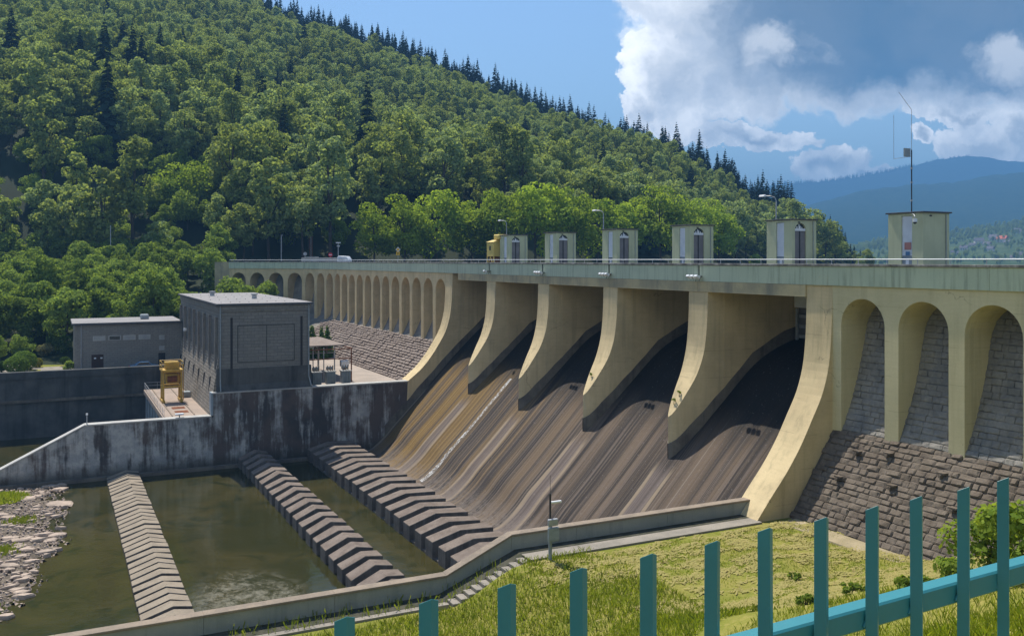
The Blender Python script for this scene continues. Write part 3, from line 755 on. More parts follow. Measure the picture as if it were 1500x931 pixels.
GH = [(47.93, 'nearest gatehouse, the one with the antenna mast on its roof', False), (61.57, 'large yellow gatehouse with arched door, second from the right', True),
      (75.9, 'yellow gatehouse with arched door, third from the right', True), (89.64, 'yellow gatehouse with arched door, third from the left', True),
      (103.9, 'yellow gatehouse with arched door, second from the left', True), (117.6, 'smallest looking gatehouse, beside the bright yellow maintenance cabin', True)]
gh = [gatehouse(*a) for a in GH]
# signs on the nearest louvre
L().box(.03, .045, 1.1, 1.7, 1.8, 2.35).build('red_notice', mat('faded_red_print', (.42,.20,.17), fine=.15, bmp=0), gh[0])
L().box(.03, .045, 1.22, 1.6, 1.36, 1.66).build('blue_notice', mat('blue_print', (.10,.20,.33), fine=.15, bmp=0), gh[0])
# antenna mast
t = thing('antenna_mast', 'tall thin antenna mast with a bent whip and a small grey panel', 'antenna', (59.6, 50.3, 29.46))
L().tube((0,0,0), (0,0,4.9), .045, 8).build('pole', M['dark'], t)
L().path([(0,0,4.9), (0,0,8.0)], .02).build('whip', M['steel'], t)
L().path([(0,0,8.0), (-.75,.55,9.4)], .018).build('bent_tip', M['steel'], t)
L().box(-.75, -.12, .0, .12, 4.35, 5.0).build('panel_antenna', M['trans'], t)
L().path([(0,0,4.4), (-1.2,.65,4.2), (-1.2,.65,7.6)], .016).build('rod_antenna', M['steel'], t)
for z in (.9, 2.3, 3.4): L().tube((0,0,z), (0,0,z+.14), .085, 8).build('clamp', M['steel'], t)
# dome camera on the nearest gatehouse
t = thing('security_camera', 'white dome security camera on a curved arm under the gatehouse roof', 'camera', (58.0, 47.93, 28.9))
L().path([(-.02,.9,.35), (-.25,.75,.37), (-.5,.4,.33), (-.62,.2,.15), (-.62,.2,.0)], .03).build('arm', M['steel'], t)
g = L(); g.tube((-.62,.2,-.25), (-.62,.2,0), .16, 12); g.build('housing', M['white'], t)
bm = bmesh.new(); bmesh.ops.create_uvsphere(bm, u_segments=12, v_segments=8, radius=.14); me = bpy.data.meshes.new('dome'); bm.to_mesh(me); bm.free(); me.materials.append(M['glass'])
o = bpy.data.objects.new('dome', me); link(o, t); o.location = (-.62,.2,-.27)
# two small white spotlights on the rail near the nearest gatehouse
# ------------------------------------------------------------------ yellow maintenance cabin on the crest
t = thing('maintenance_cabin', 'bright yellow rail-mounted cabin with a rust-marked lattice base beside the farthest gatehouse', 'crane', (57.2, 121.3, 24.8))
M['cab'] = mat('bright_yellow_steel', (.66,.49,.14), (.60,.45,.13), 1, rough=.5, fine=.12, bmp=0)
L().box(0, 2.0, 0, 2.35, 1.55, 3.65).build('cabin', M['cab'], t, bevel=.03)
L().prism([(-.1, 3.66), (1.0, 4.0), (2.1, 3.66)], -.1, 2.45).build('roof', M['cab'], t)
L().box(.5, 2.4, -.75, 1.1, 4.02, 4.75).build('hoist_box', M['cab'], t, bevel=.12)
L().box(-.03, .02, .95, 1.4, 2.45, 3.1).build('window', M['dark'], t)
for yy in (.0, 2.2): L().box(.0, .15, yy, yy+.15, 0, 1.54).build('leg', M['cab'], t)
L().box(.3, 1.9, .2, 2.1, .1, 1.5).build('machinery', M['rust'], t)
for a, b in (((0.05,.1,.1),(.05,1.15,1.5)), ((.05,2.2,.1),(.05,1.15,1.5))): L().path([a, b], .07).build('brace', M['cab'], t)
# ------------------------------------------------------------------ stilling basin: water, walls, baffle rows
def sheet(name, poly, z, m, kind='structure'):
    me = bpy.data.meshes.new(name); me.from_pydata([(x, y, z) for x, y in poly], [], [tuple(range(len(poly)))]); me.materials.append(m); me.update()
    o = link(bpy.data.objects.new(name, me)); return tag(o, kind=kind)
sheet('river_water', [(-140, 51.6), (35.6, 51.6), (35.6, 118.7), (-140, 118.7)], 0, M['water'])
sheet('tailrace_water', [(-140, 118.7), (12.2, 118.7), (12.2, 150.9), (-140, 150.9)], -.012, M['water'])
sheet('river_bed', [(-160, 40), (40, 40), (40, 160), (-160, 160)], -1.6, M['gravel'])
sheet('lake', [(63.5, -300), (2500, -300), (2500, 1500), (63.5, 1500)], 19.5, M['lake'])

YT = 118.79
tw = thing('training_wall', 'tall concrete basin wall heavily streaked with dark run-off stains', 'wall', (20, YT, 0))
g = G(); g.prism([(43.05, -2), (43.05, 9.22), (17.62, 9.22), (17.62, 6.38), (3.2, 6.38), (-5.6, 1.95), (-14, -2)], YT, YT+1.3)
g.build('wall', M['trainwall'], tw)
cap = G(); cap.box(17.5, 43.2, YT-.06, YT+1.36, 9.222, 9.40); cap.box(3.15, 17.45, YT-.06, YT+1.36, 6.382, 6.56)
cap.prism([(3.14, 6.40), (3.14, 6.56), (-5.66, 2.13), (-14, -1.9), (-14, -1.95), (-5.6, 1.96)], YT-.06, YT+1.36)
cap.build('coping', M['pale'], tw, bevel=.02)
G().box(-12, 37.5, YT-.75, YT-.01, -2, .38).build('footing', M['stained'], tw)
G().box(17.35, 17.6, YT-.1, YT+1.4, 6.57, 9.38).build('end_face', M['bluec'], tw)
g = G(); g.box(23.2, 24.2, YT+1.32, YT+1.5, 9.41, 9.43)

nw = thing('basin_wall', 'low grey concrete wall with a brown coping stepping down along the near side of the basin', 'wall', (20, 51, 7))
YN = 50.45
top = [(43.6, 9.08), (25.0, 9.08), (20.7, 7.25), (-60, 7.25)]
segs = [(43.6, 36.6), (36.6, 29.6), (29.6, 25.0), (25.0, 20.7), (20.7, 14), (14, 7), (7, 0), (0, -7), (-7, -14), (-14, -22), (-22, -40), (-40, -60)]
def topz(x): return 9.08 if x >= 25 else 7.25 if x <= 20.7 else 7.25+(x-20.7)/4.3*1.83
for a, b in segs:
    G().prism([(a-.008, topz(a)-.14), (b+.008, topz(b)-.14), (b+.008, -2), (a-.008, -2)], YN, YN+.5).build('wall_panel', M['wallconc'], nw)
    G().prism([(a, topz(a)), (b, topz(b)), (b, topz(b)-.135), (a, topz(a)-.135)], YN-.09, YN+.6).build('coping', M['wallcap'], nw, bevel=.015)

# rows of baffle blocks; alike blocks share one mesh
def blockrow(label, prof, y0, y1, pitch, thick, mt, ms, jit, sill):
    t = thing('baffle_row', label, 'baffle row', (prof[0][0], (y0+y1)/2, 0))
    ms_ = []
    for k in range(8):
        r = random.Random(k*7+int(prof[0][0])); g = G()
        P = [(x, z+r.uniform(-.07, .06)) for x, z in prof]; n = len(P); x0, x1 = prof[0][0], prof[-1][0]
        th = thick*r.uniform(.95, 1.05)
        j = [r.uniform(-.08, .08) for _ in range(2*n)]
        vs = [(x, 0+j[i], z) for i, (x, z) in enumerate(P)]+[(x, th+j[n+i], z) for i, (x, z) in enumerate(P)]
        lo = [(x0, 0, -1.6), (x1, 0, -1.6), (x0, th, -1.6), (x1, th, -1.6)]
        vs += lo; b = 2*n
        fs = [(i, i+1, n+i+1, n+i) for i in range(n-1)]; mi = [0]*(n-1)
        fs += [tuple(range(n))+(b+1, b), tuple(range(n, 2*n))+(b+3, b+2), (0, n, b+2, b), (n-1, 2*n-1, b+3, b+1)]; mi += [1]*4
        for f, m_ in zip(fs, mi): g.f.append(list(f)); g.mi.append(m_)
        g.v = vs; o = g.build('block', [mt, ms], t, bevel=.035); ms_.append(o)
    i = 0; y = y1-thick
    while y > y0:
        src = ms_[i % 8] if i < 8 else None
        if src: o = src
        else:
            o = ms_[(i*3+i//5) % 8].copy(); C.objects.link(o); o.matrix_parent_inverse = ms_[0].matrix_parent_inverse.copy()
        o.location = (random.uniform(-jit, jit), y+random.uniform(-jit, jit)*.6, random.uniform(-jit, jit)*.5)
        y -= pitch; i += 1
    G().box(prof[0][0]+.12, prof[-1][0]-.05, y0, y1, -1.6, sill).build('sill', ms, t)
    return t
blockrow('outermost row of low pale ridged slabs just above the water', [(5.45,.30), (7.55,.98), (7.62,.985), (8.95,.72)], 52.2, 118, 1.56, 1.2, M['block1'], M['blockside'], .03, .12)
blockrow('middle row of dark brown ridged baffle blocks', [(20.55,1.1), (22.5,2.0), (23.95,1.75)], 52.2, 118.2, 2.63, 1.58, M['block'], M['blockside'], .05, -.2)
blockrow('large row of dark brown ridged baffle blocks along the spillway toe', [(29.18,1.5), (31.8,2.25), (35.0,2.05)], 52.2, 118.2, 2.82, 1.66, M['block'], M['blockside'], .05, .15)

# ------------------------------------------------------------------ powerhouse and its terrace
X0, X1, Y1, ZR = 18.4, 29.72, 158.2, 20.38
YP = 119.25
ph = thing('powerhouse', 'tall windowless grey stone powerhouse with flat roof on the basin wall', 'building', ((X0+X1)/2, 139, 9))
g = G()
g.box(X0, X1, YP, Y1, 6, ZR-1.0)
g.build('wall', M['phstone'], ph)
G().box(X0-.12, X1+.12, YP-.12, Y1+.1, ZR-1.0+.003, ZR-.22).build('cornice', M['phstone'], ph)
G().box(X0-.35, X1+.35, YP-.35, Y1+.3, ZR-.217, ZR).build('roof', M['roof'], ph)
G().box(X0-.42, X1+.42, YP-.42, Y1+.37, ZR-.26, ZR-.06).build('roof_edge', M['roof_edge'], ph)
# plinth of the end wall, flaring at the foot
G().prism([(YP-.06, 12.2), (YP-.08, 10.2), (YP-.42, 9.41), (YP+.5, 9.41), (YP+.5, 12.2)], X0-.3, X1+.25, axis='x').build('plinth', M['darkwall'], ph)
for xx in (19.75, 28.55): G().box(xx, xx+.28, YP-.05, YP+.05, 11.6, ZR-1.8).build('slot', M['dark'], ph)
g = G()
for a, b, c, d in ((20.6, 27.8, 17.5, 17.62), (20.6, 27.8, 12.9, 13.0), (20.6, 20.7, 13.0, 17.5), (27.7, 27.8, 13.0, 17.5), (24.2, 24.27, 13.0, 17.5)): g.box(a, b, YP-.035, YP+.02, c, d)
g.build('panel_joint', M['darkwall'], ph)
g = G(); g.tube((X0+.12, YP-.12, ZR-.3), (X0+.12, YP-.12, 10.6), .09, 8); g.path([(X0+.12, YP-.12, 10.6), (X0+.1, YP-.5, 9.5)], .09); g.build('downpipe', M['trans'], ph)
g = G(); g.tube((X1-.1, YP-.12, ZR-.3), (X1-.1, YP-.12, 10.8), .09, 8); g.path([(X1-.1, YP-.12, 10.8), (X1+.15, YP-.5, 9.5)], .09); g.build('downpipe', M['trans'], ph)
M['phpanel'] = mat('blind_panel_stone', (.15,.145,.135), (.12,.118,.11), .6, fine=.2)
M['basestone2'] = mat('pilaster_stone', (.24,.225,.20), (.19,.18,.165), .8, fine=.2)
# river side: battered base and tall pilasters
G().prism([(X0-.02, 13.6), (X0-1.15, 6.4), (X0+1, 6.4), (X0+1, 13.6)], YP+.3, Y1-.2).build('battered_base', M['basestone'], ph)
pil = None
for i in range(8):
    yy = YP+1.2+i*5.1
    if yy > Y1-1: break
    G().box(X0-.38, X0-.02, yy, yy+.42, 12.1, ZR-1.75).build('pilaster', M['basestone2'], ph)
    if i < 7: G().box(X0-.06, X0-.01, yy+.45, yy+5.05, 13.65, ZR-2.2).build('blind_panel', M['phpanel'], ph)
    G().prism([(X0-.60, 10.9), (X0-.80, 8.3), (X0-.5, 8.3), (X0-.3, 10.9)], yy+2.6, yy+2.85).build('slot', M['dark'], ph)
for xx, yy in ((21.5, 146), (25.3, 133)):
    g = G(); g.tube((xx, yy, ZR), (xx, yy, ZR+.55), .34, 12); g.tube((xx, yy, ZR+.56), (xx, yy, ZR+.72), .48, 12); g.build('roof_vent', M['steel'], ph)
g = G()
for i in range(9):
    for j in range(4): g.box(19+i*1.2, 19.12+i*1.2, 122+j*9+i*.2, 122.12+j*9+i*.2, ZR+.002, ZR+.05)
g.build('roof_bolts', M['dark'], ph)
G().box(X0-.55, X0-.1, 150, 150.4, 14.9, 15.3).build('wall_lamp', M['white'], ph)

ter = thing('crane_terrace', 'narrow concrete terrace on pale piers between the powerhouse and the tailrace', 'terrace', (14.5, 134, 6.5))
G().box(11.9, 17.6, YT+1.4, 147.6, 5.9, 6.50).build('deck_slab', M['apron'], ter)
for i in range(7):
    G().box(12.1, 17.5, YT+3+i*3.9, YT+4.4+i*3.9, -2, 5.9).build('pier', M['bluec'], ter)
G().box(12.6, 17.5, YT+1.5, 147.4, -2, 5.6).build('back_wall', M['darkwall'], ter)
for a in (123.2, 126.6): G().box(13.7, 15.3, a, a+1.7, 6.503, 6.53).build('grating', M['rust'], ter)
for xx in (13.0, 15.6): G().box(xx, xx+.12, YT+2, 147, 6.503, 6.6).build('crane_rail', M['wallcap'], ter)
hr = thing('terrace_handrail', 'thin grey handrail along the river edge of the crane terrace', 'railing', (12.05, 134, 6.5))
for z in (7.05, 7.5): G().path([(12.05, YT+1.6, z), (12.05, 147.5, z)], .025, 5).build('rail', M['steel'], hr)
for i in range(15): G().tube((12.05, YT+1.7+i*1.98, 6.5), (12.05, YT+1.7+i*1.98, 7.5), .025, 5).build('post', M['steel'], hr)
t = thing('terrace_handrail', 'short grey handrail at the far end of the crane terrace', 'railing', (13, 147.6, 6.5))
for z in (7.1, 7.55): G().path([(12.05, 147.55, z), (17.3, 147.55, z)], .025, 5).build('rail', M['steel'], t)
for i in range(4): G().tube((12.1+i*1.7, 147.55, 6.5), (12.1+i*1.7, 147.55, 7.55), .025, 5).build('post', M['steel'], t)

# ochre gantry crane
t = thing('gantry_crane', 'small ochre yellow gantry crane standing on the concrete terrace', 'crane', (14.3, 133.5, 6.6))
cx0, cx1, cy0, cy1 = -1.15, 1.15, -1.2, 1.2
for x in (cx0, cx1):
    for y in (cy0, cy1): L().prism([(x-.13-.12*(1 if x < 0 else -1)*0, 0), (x+.13, 0), (x+.1, 4.1), (x-.1, 4.1)], y-.12, y+.12).build('leg', M['crane'], t)
    L().box(x-.18, x+.18, cy0-.4, cy1+.4, -.02, .3).build('bogie', M['crane'], t)
    for a, b in (((x,cy0,.3),(x,cy1,2.0)), ((x,cy1,.3),(x,cy0,2.0)), ((x,cy0,2.1),(x,cy1,4.0))): L().path([a, b], .06).build('brace', M['crane'], t)
for z in (2.0, 4.0):
    g = L()
    for y in (cy0, cy1): g.box(cx0-.1, cx1+.1, y-.1, y+.1, z, z+.2)
    for x in (cx0, cx1): g.box(x-.1, x+.1, cy0+.11, cy1-.11, z+.002, z+.198)
    g.build('crossbeam', M['crane'], t)
L().box(-.8, .8, -.8, .8, 2.5, 3.8).build('hoist', M['crane'], t, bevel=.06)
g = L(); g.tube((-.6,-.95,3.1), (.6,-.95,3.1), .42, 14); g.build('drum', M['rust'], t)
L().box(-1.4, 1.4, -1.5, 1.5, 4.2, 4.38).build('platform', M['crane'], t)
L().box(-.85, .95, -.9, 1.0, 4.39, 5.35).build('machine_house', M['crane'], t, bevel=.04)
for z in (4.9, 5.45):
    L().path([(-1.35,-1.45,z),(1.35,-1.45,z),(1.35,1.45,z),(-1.35,1.45,z),(-1.35,-1.45,z)], .04, 5).build('guard_rail', M['crane'], t)
for x, y in ((-1.35,-1.45),(1.35,-1.45),(1.35,1.45),(-1.35,1.45),(0,-1.45),(0,1.45)): L().tube((x,y,4.38),(x,y,5.45), .035, 5).build('post', M['crane'], t)
L().path([(1.6,.4,0),(1.6,.4,4.9)], .04).build('ladder_rail', M['crane'], t); L().path([(1.6,.85,0),(1.6,.85,4.9)], .04).build('ladder_rail', M['crane'], t)
for i in range(11): L().path([(1.6,.4,.35+i*.4),(1.6,.85,.35+i*.4)], .025, 4).build('rung', M['crane'], t)
t = tag(G().box(16.2, 17.2, 136.6, 137.8, 6.5, 7.3).build('cabinet', M['trans'], bevel=.04), 'low grey cabinet on the terrace behind the ochre crane', 'cabinet')
t = thing('terrace_lamp', 'small white lamp on the low wall coping near the crane terrace', 'lamp', (13.7, YT+.5, 6.56))
L().tube((0,0,0), (0,0,.3), .06).build('stem', M['dark'], t); L().box(-.5, .5, -.25, .25, .3, .5).build('head', M['white'], t, bevel=.04)
t = thing('wall_post', 'short pale post on the sloping end of the stained basin wall', 'post', (3.4, YT+.5, 6.5))
L().tube((0,0,0), (0,0,1.1), .06).build('stem', M['steel'], t); L().tube((0,0,1.1), (0,0,1.3), .12).build('cap', M['white'], t)

# far retaining wall of the tailrace and the yard behind it
rw = thing('retaining_wall', 'long dark stained retaining wall across the tailrace below the garden', 'wall', (-10, 151, 5))
G().box(-120, 18.2, 150.9, 151.7, -2, 8.6).build('wall', M['darkwall'], rw)
G().box(-120, 18.2, 150.75, 151.85, 8.603, 9.62).build('parapet', M['darkwall'], rw)
G().box(-120, 18.2, 150.55, 150.899, 5.2, 5.6).build('ledge', M['stained'], rw)
sheet('yard', [(X1-.5, YT+.4), (54, YT+.4), (54, 205), (X1-.5, 205)], 9.05, M['yard'])
sheet('yard', [(-120, 151.2), (30.2, 151.2), (30.2, 172), (-120, 172)], 8.62, M['path'])

# low annex
ann = thing('annex', 'low grey stone annex with a pale flat roof beside the powerhouse', 'building', (10, 162, 8.6))
YA, XA0, XA1, ZA = 156.0, 2.75, X0-.12, 16.15
G().box(XA0, XA1, YA, 168.5, 8.5, ZA-.2).build('wall', M['annstone'], ann)
G().box(XA0-.35, XA1, YA-.35, 168.9, ZA-.197, ZA).build('roof', M['roof'], ann)
G().box(XA0-.42, XA1, YA-.42, 168.95, ZA-.30, ZA-.06).build('roof_edge', M['roof_edge'], ann)
from_px = lambda px: YA*math.tan(YAW+math.atan((px-750)/1350))
for i, (a, b) in enumerate(((136, 154.5), (159, 177), (180.5, 198.5), (203, 220.5))):
    xa, xb = from_px(a), from_px(b)
    f = G().box(xa, xb, YA-.05, YA+.04, 13.35, 14.1).build('window', M['pale'], ann)
    G().box(xa+.12, xb-.12, YA-.058, YA-.03, 13.45, 14.0).build('pane', M['glass'] if i == 1 else M['cloudpane'], f)
xa, xb = from_px(134), from_px(151.5)
d = G().box(xa, xb, YA-.06, YA+.04, 8.6, 11.25).build('door', M['brown'], ann)
G().box((xa+xb)/2-.02, (xa+xb)/2+.02, YA-.07, YA-.055, 8.65, 11.2).build('door_gap', M['dark'], d)
for q in (.35, 1.25): G().box(xa+q, xa+q+.3, YA-.075, YA-.055, 10.6, 10.8).build('notice', M['white'], d)
xa, xb = from_px(232), from_px(242)
G().box(xa, xb, YA-.06, YA+.04, 8.6, 11.1).build('door', M['dark'], ann)
f = G().box(xa, xb, YA-.05, YA+.04, 11.4, 14.2).build('window', M['annstone'], ann)
for z in (11.5, 13.2): G().box(xa+.1, xb-.1, YA-.06, YA-.03, z, z+.75).build('pane', M['cloudpane'], f)
G().tube((XA0+.9, YA-.1, ZA-.2), (XA0+.9, YA-.1, 8.6), .07).build('downpipe', M['steel'], ann)
G().box(12.6, 13.9, 162, 163.5, ZA, ZA+.8).build('roof_vent', M['trans'], ann, bevel=.15)

# blue car behind the parapet
def car(loc, rz, lab):
    t = thing('parked_car', lab, 'car', loc, None, rz)
    prof = [(-2.1,.35), (-2.15,.75), (-1.9,.95), (-1.35,1.0), (-.75,1.42), (.55,1.46), (1.15,1.02), (1.95,.85), (2.1,.6), (2.1,.35)]
    L().prism(prof, -.85, .85).build('body', M['carblue'], t, bevel=.08)
    for s_ in (-1, 1):
        L().prism([(-1.15,1.03), (-.68,1.36), (.48,1.39), (.95,1.04)], .853*s_, .865*s_).build('side_window', M['glass'], t)
        for x in (-1.3, 1.3): L().tube((x,.87*s_,.32), (x,.65*s_,.32), .32, 14).build('wheel', M['dark'], t)
        L().box(2.06, 2.13, .45*s_-.18, .45*s_+.18, .6, .75).build('headlight', M['white'], t)
        L().box(-2.17, -2.12, .5*s_-.15, .5*s_+.15, .7, .85).build('tail_light', M['red'], t)
car((12.4, 153.0, 8.75), 0, 'blue car parked behind the retaining wall, only its roof showing')
# switchyard
t = thing('switchyard_frame', 'rusty open steel frame with a flat canopy beside the powerhouse', 'steel frame', (34, 132, 9.05))
fx0, fx1 = 30.4, 36.6
for x in (fx0, fx1):
    for y in (123.5, 132, 141): G().box(x-.07, x+.07, y-.07, y+.07, 9.05, 13.75).build('post', M['rust'] if x == fx1 and y < 130 else M['steel'], t)
for x in (31.9, 33.4, 34.9):
    G().box(x-.06, x+.06, 134.9, 135.0, 9.05, 13.7).build('post', M['steel'], t); G().box(x-.06, x+.06, 125.9, 126.0, 9.05, 13.7).build('post', M['steel'], t)
G().box(fx0-.4, fx1+.3, 127, 141.4, 13.78, 13.92).build('canopy', M['stone2'], t)
for z in (12.3, 13.6):
    for y in (123.5, 132, 141): G().box(fx0, fx1, y-.05, y+.05, z, z+.12).build('beam', M['rust'] if y < 130 else M['steel'], t)
for x in (fx0, fx1): G().box(x-.06, x+.06, 123.6, 141, 13.62, 13.74).build('beam', M['rust'], t)
for x in (31.2, 33, 34.6):
    for y in (129, 133):
        g = G(); g.tube((x, y, 12.6), (x, y, 13.7), .1, 8); [g.tube((x, y, 12.65+k*.2), (x, y, 12.73+k*.2), .2, 8) for k in range(5)]; g.build('insulator', M['wallcap'], t)
for i, (x, y) in enumerate(((31.3, 121.9), (33.2, 121.9), (35.3, 121.9))):
    t = thing('transformer', ['grey finned transformer nearest the powerhouse corner', 'grey finned transformer between the other two', 'grey finned transformer farthest from the powerhouse corner'][i], 'transformer', (x, y, 9.05), 'transformers in the switchyard')
    L().box(-.6, .6, -.5, .5, .15, 1.75).build('tank', M['trans'], t, bevel=.05)
    for k in range(6): L().box(-.55+k*.2, -.47+k*.2, -.75, -.51, .3, 1.6).build('fin', M['trans'], t)
    L().box(-.7, .7, -.6, .6, 1.76, 1.9).build('lid', M['pale'], t)
    for k in (-.35, 0, .35): L().tube((k,0,1.9), (k,0,2.6), .08, 8).build('bushing', M['wallcap'], t)
    L().tube((-.4,.5,2.2), (.4,.5,2.2), .22, 10).build('conservator', M['trans'], t)
t = tag(G().box(36.0, 37.1, 126.3, 127.2, 10.9, 11.7).build('cabinet', M['white'], bevel=.04), 'white cabinet raised on a stand in the switchyard', 'cabinet')
G().box(36.3, 36.8, 126.6, 126.9, 9.05, 10.9).build('stand', M['rust'], t)
t = thing('kiosk', 'small pale kiosk behind the corner of the powerhouse', 'kiosk', (32.6, 162, 9.05))
G().box(31.2, 33.4, 161, 163, 9.05, 13.0).build('wall', M['pale'], t); G().box(30.9, 33.7, 160.7, 163.3, 13.0, 13.2).build('roof', M['white'], t); G().box(31.6, 32.9, 160.96, 161.02, 11.5, 12.4).build('window', M['glass'], t)
for k, xx in enumerate((37.2, 38.4)):
    pass

# ------------------------------------------------------------------ right bank: ground, path, steps
def base_z(x): 
    q = min(1, max(0, (x-19.6)/5.4)); q = q*q*(3-2*q)
    return 6.05+1.93*q
def ground_z(x, y):
    b = base_z(x)
    e = max(0, (38.0-y)/36.0)
    und = .12*math.sin(x*.7+y*.3)*math.sin(y*.45) if 6 < y < 48 else 0
    return b+und+(24.05-b)*min(e, 1.05)**1.1 + (0 if x < 46 else 0)
def terrain_sheet(name, xs, ys, zf, m):
    nx, ny = len(xs), len(ys)
    v = [(x, y, zf(x, y)) for y in ys for x in xs]
    f = [(j*nx+i, j*nx+i+1, (j+1)*nx+i+1, (j+1)*nx+i) for j in range(ny-1) for i in range(nx-1)]
    me = bpy.data.meshes.new(name); me.from_pydata(v, [], f); me.materials.append(m); me.polygons.foreach_set('use_smooth', [True]*len(f)); me.update()
    return tag(link(bpy.data.objects.new(name, me)), kind='structure')
M['wall_shade_strip'] = mat('mossy_wall_shade', (.085,.08,.06), (.05,.052,.035), 1.5, fine=.6, fscale=6, bmp=1, bd=.08)  # dark mossy strip at the wall foot, widening the wall's shadow by colour
terrain_sheet('meadow', [-60+i*1.0 for i in range(115)], [-12+i*.9 for i in range(70)], lambda x, y: ground_z(x, max(y, .3))-(.7 if 19.4 < x < 25.3 and y > 48.4 else 0), M['meadow'])
tag(G().box(25.2, 42.9, 49.55, YN-.004, 7.4, 8.115).build('wall_shade_strip', M['wall_shade_strip']), kind='structure'); pth = G().box(25.2, 42.9, 48.35, 49.548, 7.5, 8.10).build('path', M['path']); tag(pth, kind='structure')
tag(G().box(-40, 20.2, 49.2, YN-.004, 5.4, 6.185).build('wall_shade_strip', M['wall_shade_strip']), kind='structure'); tag(G().prism([(20.2, 6.185), (25.2, 8.115), (25.2, 5.5), (20.2, 5.4)], 49.2, YN-.004).build('wall_shade_strip', M['wall_shade_strip']), kind='structure'); pth = G().box(-40, 20.2, 48.75, 49.198, 5.5, 6.17).build('path', M['path']); tag(pth, kind='structure')
tag(G().prism([(43.7, 7.4), (45.5, 7.4), (45.5, 8.13), (43.9, 8.08)], 37.4, 47.9).build('path', mat('sandy_kerb_strip', (.33,.27,.17), (.26,.215,.13), 1.2, fine=.3)), kind='structure')
st = thing('stairs', 'flight of worn concrete steps beside the sloping basin wall', 'steps', (22.6, 49.4, 6.1))
N = 10
for i in range(N):
    xa = 20.25+i*(25.15-20.25)/N
    G().box(xa+.005, xa+.48, 48.3, 49.197, 5.5, 6.17+(i+1)*(8.08-6.17)/N-.05).build('step', M['path'], st, bevel=.02)

# camera pole on the grass
t = thing('monitoring_pole', 'thin grey monitoring pole with a camera and two boxes standing on the grass', 'pole', (26.19, 47.7, 7.95))
L().tube((0,0,0), (0,0,2.2), .11, 8).build('post', M['trans'], t); L().tube((0,0,2.2), (0,0,4.1), .06, 8).build('mast', M['dark'], t); L().tube((0,0,4.1), (0,0,5.2), .012, 5).build('aerial', M['dark'], t)
L().box(-.25, .45, -.3, -.1, 1.35, 2.15).build('control_box', M['trans'], t, bevel=.03); L().box(-.25, .38, -.3, -.1, 2.25, 2.65).build('small_box', M['steel'], t, bevel=.03)
L().box(.05, .75, -.08, .08, 3.5, 3.63).build('camera', M['white'], t, bevel=.03); L().box(-.25, .25, -.25, .25, -.05, .06).build('base_plate', M['pale'], t)

# ------------------------------------------------------------------ teal fence in front of the camera
fn = thing('picket_fence', 'teal painted steel picket fence crossing the lower right foreground', 'fence', (1.1, 1.3, 24.1))
YF = 1.3
def top_z(x): return 25.285+.033*(x-.4)
sx = .1268
pk = None
for i in range(-14, 28):
    x = .380+i*.1329
    if pk is None:
        g = L(); w = .0115; h = 1.2; d = .022
        # steel angle with its corner towards the camera, top cut on the slant
        A = Vector((-.0140, .0179)); B = Vector((0, 0)); Cc = Vector((.0158, .0107)); th = .003
        da = (A-B).normalized(); dc = (Cc-B).normalized()
        ring = [A, B, Cc, Cc+da*th, B+da*th+dc*th, A+dc*th]
        g.tube((-.003, .0185, h-.218), (-.016, .0205, h-.243), .0028, 5)
        hh = [h-.0115, h, h-.0075, h-.0085, h-.0025, h-.0125]
        vs = [(q.x, q.y, 0) for q in ring]+[(q.x, q.y, z) for q, z in zip(ring, hh)]
        g.add(vs, [(i, (i+1) % 6, (i+1) % 6+6, i+6) for i in range(6)]+[(6,7,10,11), (7,8,9,10)])
        o = pk = g.build('picket', M['teal'], fn, bevel=.0006)
    else:
        o = pk.copy(); C.objects.link(o)
    o.location = (x-1.1, 0, top_z(x)-1.2-24.1)
    o.rotation_euler = (random.uniform(-.004, .004), random.uniform(-.004, .004), random.uniform(-.03, .03))
for zo in (-.206, -1.05):
    g = G(); a, b = -1.6, 4.0
    za, zb = top_z(a)+zo, top_z(b)+zo
    vs = [(a,YF+.0225,za-.045),(b,YF+.0225,zb-.045),(b,YF+.062,zb-.045),(a,YF+.062,za-.045),(a,YF+.0225,za),(b,YF+.0225,zb),(b,YF+.062,zb),(a,YF+.062,za)]
    g.add(vs, [(0,3,2,1),(4,5,6,7),(0,1,5,4),(1,2,6,5),(2,3,7,6),(3,0,4,7)])
    g.build('rail', M['teal'], fn, bevel=.004)
for x in (-1.6, 4.0): G().box(x-.03, x+.03, YF+.005, YF+.075, 23.6, top_z(x)-.1).build('post', M['teal'], fn, bevel=.003)

